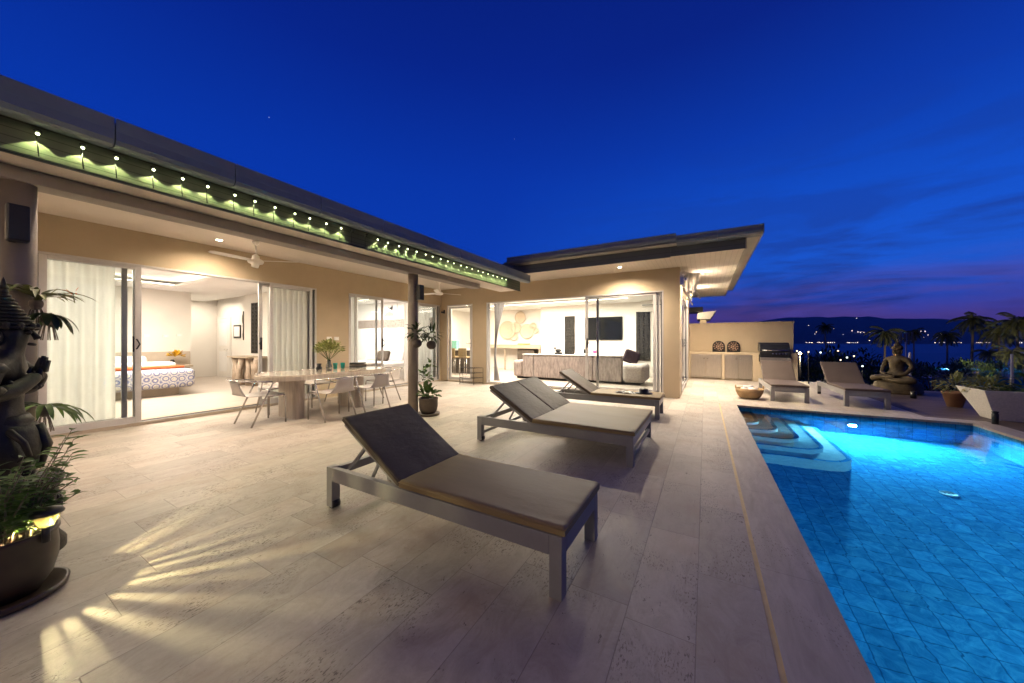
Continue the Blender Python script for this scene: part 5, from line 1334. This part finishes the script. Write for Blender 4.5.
# living room
t = thing('sofa', 'long mottled grey sofa seen from behind in the living room', 'sofa', (-3.6,10.5,0))
b = MB()
for x0, x1 in ((-5.35,-4.95),(-4.94,-2.95),(-2.94,-2.10)): b.box((x0,10.10,.12),(x1,10.32,.84))
b.build('backrest', M['sofa'], t, bevel=.03, seg=3)
b = MB(); b.box((-5.36,10.09,.845),(-2.09,10.33,.885)); b.build('back_cap', M['sofa_light'], t, bevel=.015)
b = MB(); b.box((-5.35,10.33,.12),(-2.1,11.05,.46)); b.build('seat', M['sofa_light'], t, bevel=.05, seg=3)
b = MB(); b.box((-5.72,10.12,.12),(-5.37,11.1,.66)); b.build('armrest', M['sofa'], t, bevel=.07, seg=3)
b = MB(); b.box((-2.08,10.05,.12),(-1.46,11.1,.64)); b.build('armrest', M['sofa_light'], t, bevel=.12, seg=4)
b = MB(); b.box((-5.6,10.2,.055),(-1.6,11.0,.118)); b.build('under_shadow', M['black'], t)  # black block standing in for the shadow under the sofa
t = thing('sofa_cushion', 'dark plum cushion leaning on the right sofa arm', 'cushion', (-1.95,10.75,.64))
b = MB(); b.obox((-1.95,10.75,.83), (.45,.14,.40), Matrix.Rotation(.3,3,'Z')@Matrix.Rotation(.35,3,'Y')); b.build('cover', M['plum'], t, bevel=.055, seg=3)
t = thing('television', 'large black wall television in the living room', 'television', (-3.3,12.78,1.7))
x0, x1 = -4.02, -2.62
b = MB(); b.box((x0,12.73,1.36),(x1,12.798,2.22)); b.build('case', M['black'], t, bevel=.006)
b = MB(); b.box((x0+.02,12.722,1.385),(x1-.02,12.7285,2.20)); b.build('screen', M['screen'], t)
carved(-4.86,-4.44,12.795,.80,2.30,'dark carved panel left of the television')
carved(-2.15,-1.68,12.795,.62,2.36,'dark carved panel right of the television')
t = thing('air_conditioner', 'white wall air conditioner above the right carved panel', 'air conditioner', (-1.3,12.7,2.4))
b = MB(); b.box((-1.95,12.50,2.52),(-.95,12.69,2.72)); b.build('case', M['white_paint'], t, bevel=.02, seg=3)
b = MB(); b.box((-1.9,12.494,2.545),(-1.0,12.499,2.575)); b.build('vent', M['alu_dark'], t)
t = thing('media_console', 'low pale console under the television', 'console', (-3.4,12.5,0))
b = MB(); b.box((-4.3,12.3,.80),(-2.1,12.75,.86)); b.box((-4.2,12.35,.2),(-2.2,12.75,.8)); b.build('console_body', M['white_paint'], t, bevel=.005)
for k, x in enumerate((-3.95,-3.82)):
    tt = thing('bottle', ['taller','shorter'][k]+' dark bottle on the console under the television', 'bottle', (x,12.45,.86), 'dark bottles on the console')
    b = MB(); b.lathe([(.035,0),(.035,.13-.02*k),(.012,.17-.02*k),(.012,.22-.03*k),(0,.22-.03*k)], (x,12.45,.862), 12); b.build('bottle_body', M['black'], tt)
t = thing('pink_ornament', 'small pink ornament beside the dark bottles', 'ornament', (-3.55,12.45,.86))
b = MB(); b.sphere((-3.55,12.45,.92), .06, 12, 8, (1.6,.6,.9)); b.build('ornament_body', gen('magenta_glaze', (.55,.04,.18), .4), t)
t = thing('black_sculpture', 'small black animal sculpture left of the left carved panel', 'sculpture', (-5.0,12.4,.8))
b = MB(); b.sphere((-4.98,12.4,.95), .09, 12, 8, (1.5,.7,.8)); b.sphere((-5.12,12.4,1.04), .05, 10, 8); b.box((-5.1,12.3,.05),(-4.85,12.5,.88)); b.build('sculpture_body', M['black'], t)
# woven plates and console on the recess wall
pl = [(507.5,329.5,.62),(520,326,.0),(520.5,317,.40),(516.5,327,.36),(527,331,.48),(533.5,325.5,.22),(514,335.5,.30),(536,330,.18)]
k = 0
for px, py, dia in pl:
    if dia == 0: continue
    d = pxdir(px); tY = 13.36/d.y; x = d.x*tY; z = CH+(341-py)*tY/F
    labs = ['largest round woven plate at the left of the wall group','round woven plate at the top of the wall group','middle-sized woven plate in the centre of the wall group','second largest woven plate, right of the centre','small woven plate at the upper right of the wall group','small woven plate at the bottom of the wall group','smallest woven plate at the far right of the group']
    b = MB(); r = dia*1.1; n = 28
    prof = [(0,.0),(r*.5,.015),(r*.85,.04),(r,.06),(r,.05),(r*.85,.03),(r*.5,.005)]
    for rr_, dd_ in prof:
        for j in range(n): a = 2*PI*j/n; b.v.append((x+rr_*.62*math.cos(a), 13.39-.01-dd_, z+rr_*.62*math.sin(a)))
    for i in range(len(prof)-1):
        for j in range(n): b.f.append((i*n+j, i*n+(j+1)%n, (i+1)*n+(j+1)%n, (i+1)*n+j)); b.s.append(True)
    tag(b.build('woven_plate', M['plate'], None, at=(x,13.38,z)), labs[k], 'woven plate', 'woven plates on the living room wall'); k += 1
t = thing('console_table', 'narrow pale console table below the woven plates', 'console table', (-7.6,13.1,0))
b = MB(); b.box((-9.2,12.85,1.0),(-5.95,13.35,1.16)); b.build('table_top', M['woodmid'], t)
for x in (-9.1,-7.75,-6.05):
    b = MB(); b.box((x,12.9,.05),(x+.06,12.96,1.0)); b.build('leg', M['woodmid'], t)
b = MB(); b.box((-7.1,12.95,.05),(-6.3,13.35,.98)); b.build('cabinet', M['potgrey'], t)
t = thing('gold_tray', 'small gold tray on the console table', 'tray', (-6.9,13.1,1.16))
b = MB(); b.box((-7.1,12.95,1.163),(-6.6,13.2,1.22)); b.build('tray_body', gen('gold_lacquer', (.6,.45,.12), .35, .6), t, bevel=.01)
# kitchen seen through the hinged door
t = thing('kitchen_island', 'grey kitchen island seen through the hinged glass door', 'kitchen island', (-8.6,11,0))
b = MB(); b.box((-9.6,10.6,.05),(-7.6,11.3,.95)); b.build('island_body', M['potgrey'], t); b = MB(); b.box((-9.65,10.55,.95),(-7.55,11.35,1.0)); b.build('worktop', M['white_paint'], t)
for k, x in enumerate((-9.0,-8.45,-7.9)):
    tt = thing('bar_stool', ['leftmost','middle','rightmost'][k]+' grey bar stool at the kitchen island', 'bar stool', (x,10.3,.05), 'bar stools at the island')
    b = MB(); b.box((x-.19,10.12,.68),(x+.19,10.5,.74)); b.build('seat', M['cushion'], tt, bevel=.02); b = MB(); b.box((x-.19,10.1,.74),(x+.19,10.14,1.05)); b.build('backrest', M['cushion'], tt, bevel=.015)
    for sx in (-.16,.16):
        for sy in (-.15,.15): b = MB(); b.tube([(x+sx*1.1,10.31+sy*1.1,.05),(x+sx,10.31+sy,.68)], .012, 6); b.build('leg', M['chrome'], tt)
t = thing('teal_canister', 'teal canister on the kitchen island worktop', 'canister', (-8.7,10.9,1.0))
b = MB(); b.box((-9.05,10.7,1.003),(-8.65,10.9,1.35)); b.build('canister_body', gen('teal_enamel', (.20,.48,.40), .4), t, bevel=.03)

# --------------------------------------------------------------- beyond the deck: house, pool, palms, shrubs, lamps
t = thing('neighbour_house', 'small lit neighbouring house roof showing above the beige wall', 'house', (-1,60,-6))
d1 = pxdir(705)
def pz(px, py, dd): d = pxdir(px); return (d.x*dd, d.y*dd, CH+(341-py)*dd/F)
A = pz(697,311,52); Bp = pz(713,311,52)
b = MB(); b.box((A[0]+.4,A[1],-8),(Bp[0]-.9,A[1]+5,4.6)); b.build('wall', M['plaster_out'], t)
b = MB(); b.add([(A[0],A[1]-.8,4.7),(Bp[0]-.4,Bp[1]-.8,4.7),(Bp[0]-.4,Bp[1]+6,4.7),(A[0],A[1]+6,4.7),(A[0]+.1,A[1]-1.0,5.6),(Bp[0]+.4,Bp[1]-1.0,5.95),(Bp[0]+.4,Bp[1]+6,5.95),(A[0]+.1,A[1]+6,5.6)], [(0,3,2,1),(4,5,6,7),(0,1,5,4),(1,2,6,5),(2,3,7,6),(3,0,4,7)]); b.build('roof', M['white_paint'], t)
b = MB(); b.box((A[0]-3,A[1]-2,5.7),(A[0]+.8,A[1]+2,6.4)); b.build('roof_beam', M['black'], t)
lamp('POINT', 'house_light', (A[0]+1.3,A[1]-4.5,3.6), 900, (1,.78,.5), shadow_soft_size=.2)
# neighbour pool
pa = pz(905,0,48); 
t = thing('lower_pool', 'blue lit swimming pool of a villa lower down the slope', 'pool', (20,45,-3.6))
b = MB(); q1, q2, q3, q4 = pz(910,378,36), pz(1060,380,36), pz(1060,367,50), pz(910,367.5,50)
zz = -2.75
def flat(px, dd, z): d = pxdir(px); return (d.x*dd, d.y*dd, z)
P4 = [flat(911,38,zz), flat(1080,36,zz), flat(1080,52,zz), flat(908,52,zz)]
b.add(P4+[(x,y,zz-1.2) for x,y,z in P4], [(4,5,6,7),(0,4,7,3),(1,2,6,5),(2,3,7,6),(0,1,5,4)]); b.build('pool_shell', M['ptile'], t, recalc=False)
b = MB(); b.add([(x,y,zz-.05) for x,y,z in P4], [(0,1,2,3)]); b.build('pool_surface', M['water'], t, recalc=False)
for px, dd in ((947,50.5),(990,50),(1020,50)):
    c = flat(px, dd, zz-.4); lamp('POINT', 'lower_pool_lamp', c, 900, (.25,.62,1), shadow_soft_size=.2)
c = flat(947,51.3,zz-.2); b = MB(); b.sphere(c, .2, 10, 8); b.build('pool_lamp', M['e_pool'], t)
# palms
def palm_meshes(seed, nf=17, L=3.1):
    rr = random.Random(seed); b = MB()
    for i in range(nf):
        a = 2*PI*i/nf + rr.random()*.4; el = -.75 + 2.0*((i*7) % nf)/nf + .25*(rr.random()-.5)
        d = Vector((math.cos(a)*math.cos(el), math.sin(a)*math.cos(el), math.sin(el)))
        side = Vector((-math.sin(a), math.cos(a), 0)); p = Vector((0,0,0)); cur = d.copy(); ns = 9; ll = L*(.8+.3*rr.random())
        pts = [p.copy()]
        for k in range(ns):
            cur = (cur + Vector((0,0,-.19-.05*rr.random()))).normalized(); q = p+cur*ll/ns
            for m in range(4):
                pp = p.lerp(q, m/4); tt = (k+m/4)/ns
                wl = ll*.30*math.sin(PI*min(1, .1+.85*tt))**.6
                for sg in (-1, 1):
                    dd = (side*sg*.8 + cur*.75 + Vector((0,0,-.35-.3*rr.random()))).normalized()
                    w = cur*.045
                    b.add([pp-w, pp+w, pp+dd*wl*.6+w*.8+Vector((0,0,-.02)), pp+dd*wl+Vector((0,0,-.12*wl))], [(0,1,2,3)])
            p = q; pts.append(p.copy())
        b.tube(pts, [.04*(1-.8*j/ns) for j in range(ns+1)], 4)
    tk = MB(); H = 11; pts = [(.5*math.sin(z/H*1.6)-.5*math.sin(1.6), .2*math.sin(z/H*2)-.2*math.sin(2), z-H) for z in [H*i/12 for i in range(13)]]
    tk.tube(pts, [.20-.08*i/12+.03*(i == 0) for i in range(13)], 8)
    return b, tk
protos = []
for s3 in (1, 2, 3):
    cr, tk = palm_meshes(s3*13, 21+s3*2)
    protos.append((cr, tk))
def palm(idx, px, py, dist, sc, label, rz):
    d = pxdir(px); loc = Vector((d.x*dist, d.y*dist, CH+(341-py)*dist/F))
    H = 11*sc
    t = thing('palm_tree', label, 'palm tree', (loc.x,loc.y,loc.z-H), 'coconut palms below the deck')
    for nm, bm, mt in (('crown', protos[idx][0], 'frond'), ('trunk', protos[idx][1], 'bark')):
        key = '%s%d' % (nm, idx)
        me = PM.get(key)
        if me is None:
            o = bm.build(nm, M[mt], None, recalc=False); me = o.data; PM[key] = me
        else:
            o = bpy.data.objects.new(nm, me); COL.objects.link(o)
        o.parent = t; o.location = (0,0,H); o.scale = (sc,sc,sc); o.rotation_euler = (0,0,rz)
PM = {}
palm(0, 973, 319, 62, 1.12, 'tallest palm near the right, its crown against the pink horizon', .3)
palm(1, 999, 330, 55, 1.05, 'palm just right of the tallest one, crown overlapping the shore lights', 1.7)
palm(2, 1017, 321, 50, 1.05, 'palm cut by the right edge, second tallest crown', 2.6)
palm(1, 947, 334, 75, .95, 'thin palm left of the tallest one, in front of the bay', 4.0)
palm(0, 885, 332, 60, .95, 'bushy palm behind the seated statue to its left', 5.1)
palm(2, 914, 332, 95, .9, 'dark palm behind the antenna mast', .9)
palm(1, 825, 326, 110, .9, 'small far palm standing alone left of the bay lights', 2.2)
palm(2, 1012, 352, 45, .7, 'low dark palm at the right edge below the others', 3.3)
palm(0, 989, 352, 60, .7, 'low palm between the two tall right-hand trunks', 1.2)
# floodlight added unseen in the shrubs to brighten the palms
d = pxdir(968); fc = Vector((d.x*38, d.y*38, -1.9))
t = thing('added_palm_flood', 'added warm floodlight hidden in the shrubs to brighten the palms', 'floodlight', (fc.x,fc.y,-4.4))
b = MB(); b.box((fc.x-.15,fc.y-.08,fc.z-.1),(fc.x+.15,fc.y+.08,fc.z+.1)); b.build('lamp_head', M['black'], t)
b = MB(); b.tube([(fc.x,fc.y,-4.6),(fc.x,fc.y,fc.z-.1)], .03, 6); b.build('post', M['black'], t)
l = lamp('SPOT', 'palm_fill_spot', fc+Vector((.05,.15,.12)), 8500, (1,.80,.50), spot_size=math.radians(85), spot_blend=.6, shadow_soft_size=.1); dv = pxdir(985)*60; aim(l, Vector((dv.x,dv.y,5))-fc)
# antenna mast
d = pxdir(906); am = Vector((d.x*45, d.y*45, CH+(341-360)*45/F))
t = thing('antenna_mast', 'antenna mast with pale vertical panels behind the seated statue', 'antenna mast', (am.x,am.y,am.z-3))
b = MB(); b.tube([am-Vector((0,0,3)), am+Vector((0,0,3.6))], .09, 8); b.build('mast', M['alu'], t)
for k, (ox, oz, hh) in enumerate(((-.55,2.2,1.5),(-.2,2.5,1.1),(.15,2.1,1.6),(.5,2.3,1.5))):
    b = MB(); b.box((am.x+ox,am.y-.1,am.z+oz),(am.x+ox+.15,am.y+.1,am.z+oz+hh)); b.build('antenna_panel', M['panel_dim'], t)
b = MB(); b.box((am.x-.6,am.y-.03,am.z+2.6),(am.x+.65,am.y+.03,am.z+2.68)); b.build('crossarm', M['alu'], t)
# shrubs below the deck
def shrub(px, dd, top_py, rad, seed, mat, label, L=.35, n=330, zb=None):
    d = pxdir(px); x, y = d.x*dd, d.y*dd; zt = CH+(341-top_py)*dd/F; h = rad*1.0
    t = thing('shrub', label, 'shrub', (x,y,zt-2*h), 'dark shrubs below the deck')
    b = MB(); rr = random.Random(seed)
    for k in range(5):
        ox, oy, oz = (rr.random()-.5)*rad*1.4, (rr.random()-.5)*rad, (rr.random()-.6)*h*.7
        bush(b, (x+ox,y+oy,zt-h+oz), (rad*.65,rad*.65,h*.7), n//5, L, L*.35, seed*7+k, .4)
    b.build('foliage', M[mat], t, recalc=False)
    b = MB()
    for k in range(4): b.tube([(x,y,zt-2.4*h),(x+(rr.random()-.5)*rad,y+(rr.random()-.5)*rad,zt-h*.7)], [.05*rad,.02*rad], 5)
    b.build('branch', M['bark'], t)
sh = [(803,17,352,1.0,'left of the farther lounger back, beside the bright lamp'),(818,20,350,1.2,'behind the right-hand lounger back'),(832,22,347,1.3,'dense, above the right-hand lounger'),(846,24,343,1.4,'tall and dark, highest beside the shore lights'),(858,20,358,1.1,'low, between the lounger and the bushy palm'),
      (872,18,361,1.0,'left of the seated statue'),(868,26,352,1.4,'under the bushy palm'),(885,24,362,1.3,'hidden behind the statue shoulders'),(918,30,357,1.4,'right of the antenna mast'),(932,34,361,1.4,'dark, over the left end of the lower pool'),
      (928,19,380,1.3,'low below the lower pool on the left'),(945,19,381,1.3,'low, in front of the lower pool lamp'),(960,26,361,1.1,'round and clipped, in front of the lower pool'),(978,20,382,1.1,'low, right behind the planter leaves'),(1004,20,383,1.2,'low at right behind the planter'),(975,44,358,1.6,'at the foot of the tallest palm'),
      (995,46,357,1.7,'between the palms at the right'),(1020,48,357,1.7,'at the right edge beyond the lower pool'),(812,14,362,.9,'lit warm by the bright lamp'),(796,16,357,.9,'next to the end of the beige wall'),(840,15,370,1.0,'between the loungers and the seated statue'),(958,60,358,1.6,'far, on the skyline left of the tallest palm'),(900,34,356,1.5,'dark, beneath the antenna panels'),(838,40,350,1.8,'farther crown behind the small lamps'),(810,36,350,1.7,'farther crown behind the bright lamp')]
for i, (px, dd, py, rd, lab) in enumerate(sh):
    shrub(px, dd, py, rd, 100+i, ['leaf_dark','leaf_dark','leaf_mid'][i % 3], 'leafy shrub '+lab, L=.16+.006*dd, n=420)
# dark tree belt on the slope
b = MB(); rr = random.Random(55)
for i in range(420):
    px = 740+rr.random()*420; dd = 70+rr.random()*230; d = pxdir(px); x, y = d.x*dd, d.y*dd; z = terr(x, y); s3 = 2+2.2*rr.random()
    for k in range(26):
        a = rr.random()*2*PI; e = rr.random()*1.5-.2; dv = Vector((math.cos(a)*math.cos(e), math.sin(a)*math.cos(e), math.sin(e)))
        b.leaf(Vector((x,y,z+s3*.7))+dv*s3*(.5+.5*rr.random()), dv+Vector((0,0,.4)), s3*.7, s3*.35, .4, 2, (rr.random()-.5,0,rr.random()-.5))
stuff(b.build('tree_belt', M['leaf_dark'], None, recalc=False), 'dark mass of trees down the slope towards the bay', 'trees')
# lamps in the valley
vl = [(820.6,352,30,'e_white','white lamp flap behind the right lounger'),(830.6,350.6,36,'e_white','white lamp above the right lounger back'),(838,350.3,38,'e_warm','warm lamp right above the lounger back'),(840.6,359.5,22,'e_warm','yellow garden lamp in the shrubs above the lounger'),
      (847,357,30,'e_white','faint lamp between shrubs right of the lounger'),(854,355.6,30,'e_warm','dim warm lamp under the tall dark shrub'),(862.5,365.6,24,'e_white','brightest greenish-white lamp left of the seated statue'),(882,365.6,24,'e_white','green-white lamp close to the seated statue shoulder'),(797,350.5,20,'e_warm','warm lit flap left of the bright lamp'),(808.5,351.5,19,'e_warm','white lit flap right of the bright lamp')]
for px, py, dd, mt, lab in vl:
    dd *= .55 if py < 362 else .5
    d = pxdir(px); c = Vector((d.x*dd, d.y*dd, CH+(341-py)*dd/F))
    t = thing('garden_lamp', lab, 'garden lamp', (c.x,c.y,c.z-1.0), 'garden lamps in the valley')
    b = MB(); b.sphere(c, .0019*dd*(1.2 if mt == 'e_white' else 1), 10, 8); b.build('globe', M[mt], t)
    b = MB(); b.tube([c-Vector((0,0,1.0)), c-Vector((0,0,.003*dd))], .015, 6); b.build('post', M['black'], t)

hz = bpy.data.materials.new('evening_haze'); hz.use_nodes = True; hn = hz.node_tree; hn.nodes.clear()
ho = nn(hn, 'ShaderNodeOutputMaterial'); hv = nn(hn, 'ShaderNodeVolumePrincipled'); hv.inputs['Color'].default_value = (.80,.88,1,1); hv.inputs['Density'].default_value = 4.5e-5
lk(hn, hv.outputs[0], ho.inputs['Volume'])
b = MB(); b.box((-31000,-3200,-75),(41000,45500,1250)); stuff(b.build('haze', hz, None), 'thin blue evening haze over the bay', 'haze')
# ------------------------------------------------------------------ LIGHTS
WARM = (1, .88, .73)
def area(name, loc, sx, sy, pw, col=WARM, d=(0,0,-1)):
    o = lamp('AREA', name, loc, pw, col, shape='RECTANGLE', size=sx, size_y=sy); aim(o, d); return o
area('bedroom_ceiling_light', (-10.3,1.5,2.66), 2.4, 3.4, 270)
area('hall_ceiling_light', (-14.2,4.7,2.66), 1.4, .6, 26)
area('second_bedroom_light', (-9.8,6.9,2.66), 2.4, 2.0, 120, (1,.9,.80))
area('living_ceiling_light', (-4.5,10.6,2.66), 5.0, 2.4, 500, (1,.90,.75))
area('kitchen_ceiling_light', (-8.6,10.8,2.66), 1.6, 2.4, 110, (1,.84,.64))

# ------------------------------------------------------------------ WORLD
w = bpy.data.worlds.new('World'); S.world = w; w.use_nodes = True; nt = w.node_tree; nt.nodes.clear()
out = nn(nt, 'ShaderNodeOutputWorld'); bg = nn(nt, 'ShaderNodeBackground'); lk(nt, bg.outputs[0], out.inputs[0])
tc = nn(nt, 'ShaderNodeTexCoord').outputs['Generated']
sp = nn(nt, 'ShaderNodeSeparateXYZ'); lk(nt, tc, sp.inputs[0])
z = sp.outputs[2]
left = ramp(nt, z, [(0, (.05,.05,.34)), (.10, (.004,.042,.37)), (.22, (.0012,.036,.36)), (.42, (.0010,.027,.30)), (.62, (.0010,.013,.19)), (.85, (.0010,.006,.10))])
right = ramp(nt, z, [(0, (.20,.115,.55)), (.03, (.17,.095,.50)), (.055, (.075,.065,.44)), (.085, (.02,.06,.46)), (.15, (.004,.085,.57)), (.28, (.002,.066,.49)), (.45, (.001,.031,.31)), (.62, (.001,.010,.15)), (.85, (.001,.005,.085))])
# azimuth weight toward the afterglow, direction of pixel ~930
gd = pxdir(940).normalized()
dp = nn(nt, 'ShaderNodeVectorMath', operation='DOT_PRODUCT'); lk(nt, tc, dp.inputs[0]); dp.inputs[1].default_value = tuple(gd)
wgt = maprange(nt, dp.outputs['Value'], .55, .98)
c = mixc(nt, wgt, left, right)
cl = noise(nt, mapping(nt, tc, (1.6, 1.6, 9.0), (.25,.12,0)), 1.7, 6, .6, .7)
cmask = mth(nt, 'MULTIPLY', maprange(nt, cl, .44, .58), maprange(nt, z, .02, .5, 1., 0.))
c = mixc(nt, mth(nt, 'MULTIPLY', cmask, mth(nt, 'MULTIPLY', wgt, .85)), c, (.006,.020,.16))
cl2 = noise(nt, mapping(nt, tc, (2, 2, 14.0), (.1,.2,0), (3,1,0)), 1.5, 5, .6, .5)
pm = mth(nt, 'MULTIPLY', maprange(nt, cl2, .45, .6), mth(nt, 'MULTIPLY', maprange(nt, z, .17, .05), wgt))
c = mixc(nt, mth(nt, 'MULTIPLY', pm, .6), c, (.14,.060,.22))
# a few stars
vo = nn(nt, 'ShaderNodeTexVoronoi'); vo.inputs['Scale'].default_value = 13; lk(nt, tc, vo.inputs['Vector'])
st = maprange(nt, vo.outputs['Distance'], .015, .022, 1., 0.)
c = mixc(nt, mth(nt, 'MULTIPLY', st, maprange(nt, z, .15, .25)), c, (.35,.45,.85))
sky = nn(nt, 'ShaderNodeTexSky'); sky.sky_type = 'NISHITA'; sky.sun_disc = False; sky.sun_elevation = math.radians(-4); sky.sun_rotation = math.radians(30)
add = nn(nt, 'ShaderNodeVectorMath', operation='MULTIPLY_ADD'); lk(nt, sky.outputs[0], add.inputs[0]); add.inputs[1].default_value = (.05,.05,.05); lk(nt, c, add.inputs[2])
dpb = nn(nt, 'ShaderNodeVectorMath', operation='DOT_PRODUCT'); lk(nt, tc, dpb.inputs[0]); dpb.inputs[1].default_value = (-ST, CT, 0)
dim = maprange(nt, dpb.outputs['Value'], -.5, .25, .30, 1.)
fs = nn(nt, 'ShaderNodeVectorMath', operation='SCALE'); lk(nt, add.outputs[0], fs.inputs[0]); lk(nt, dim, fs.inputs[3])
lk(nt, fs.outputs[0], bg.inputs[0]); bg.inputs[1].default_value = 1.0

# ------------------------------------------------------------------ CAMERA, RENDER
cam = bpy.data.cameras.new('camera'); co = bpy.data.objects.new('camera', cam); COL.objects.link(co)
co.location = (0,0,CH); co.rotation_euler = (PI/2, 0, TH)
cam.sensor_width = 36; cam.lens = 36*F/1024; cam.clip_start = .05; cam.clip_end = 90000
cam.shift_y = 0.0
S.camera = co
S.view_settings.view_transform = 'Standard'; S.view_settings.look = 'None'; S.view_settings.exposure = .5; S.view_settings.gamma = 1
S.render.engine = 'CYCLES'
cy = S.cycles; cy.use_denoising = True; cy.max_bounces = 8; cy.diffuse_bounces = 4; cy.glossy_bounces = 3; cy.transmission_bounces = 4; cy.transparent_max_bounces = 16
cy.caustics_reflective = False; cy.caustics_refractive = False; cy.sample_clamp_indirect = 80; cy.use_light_tree = True
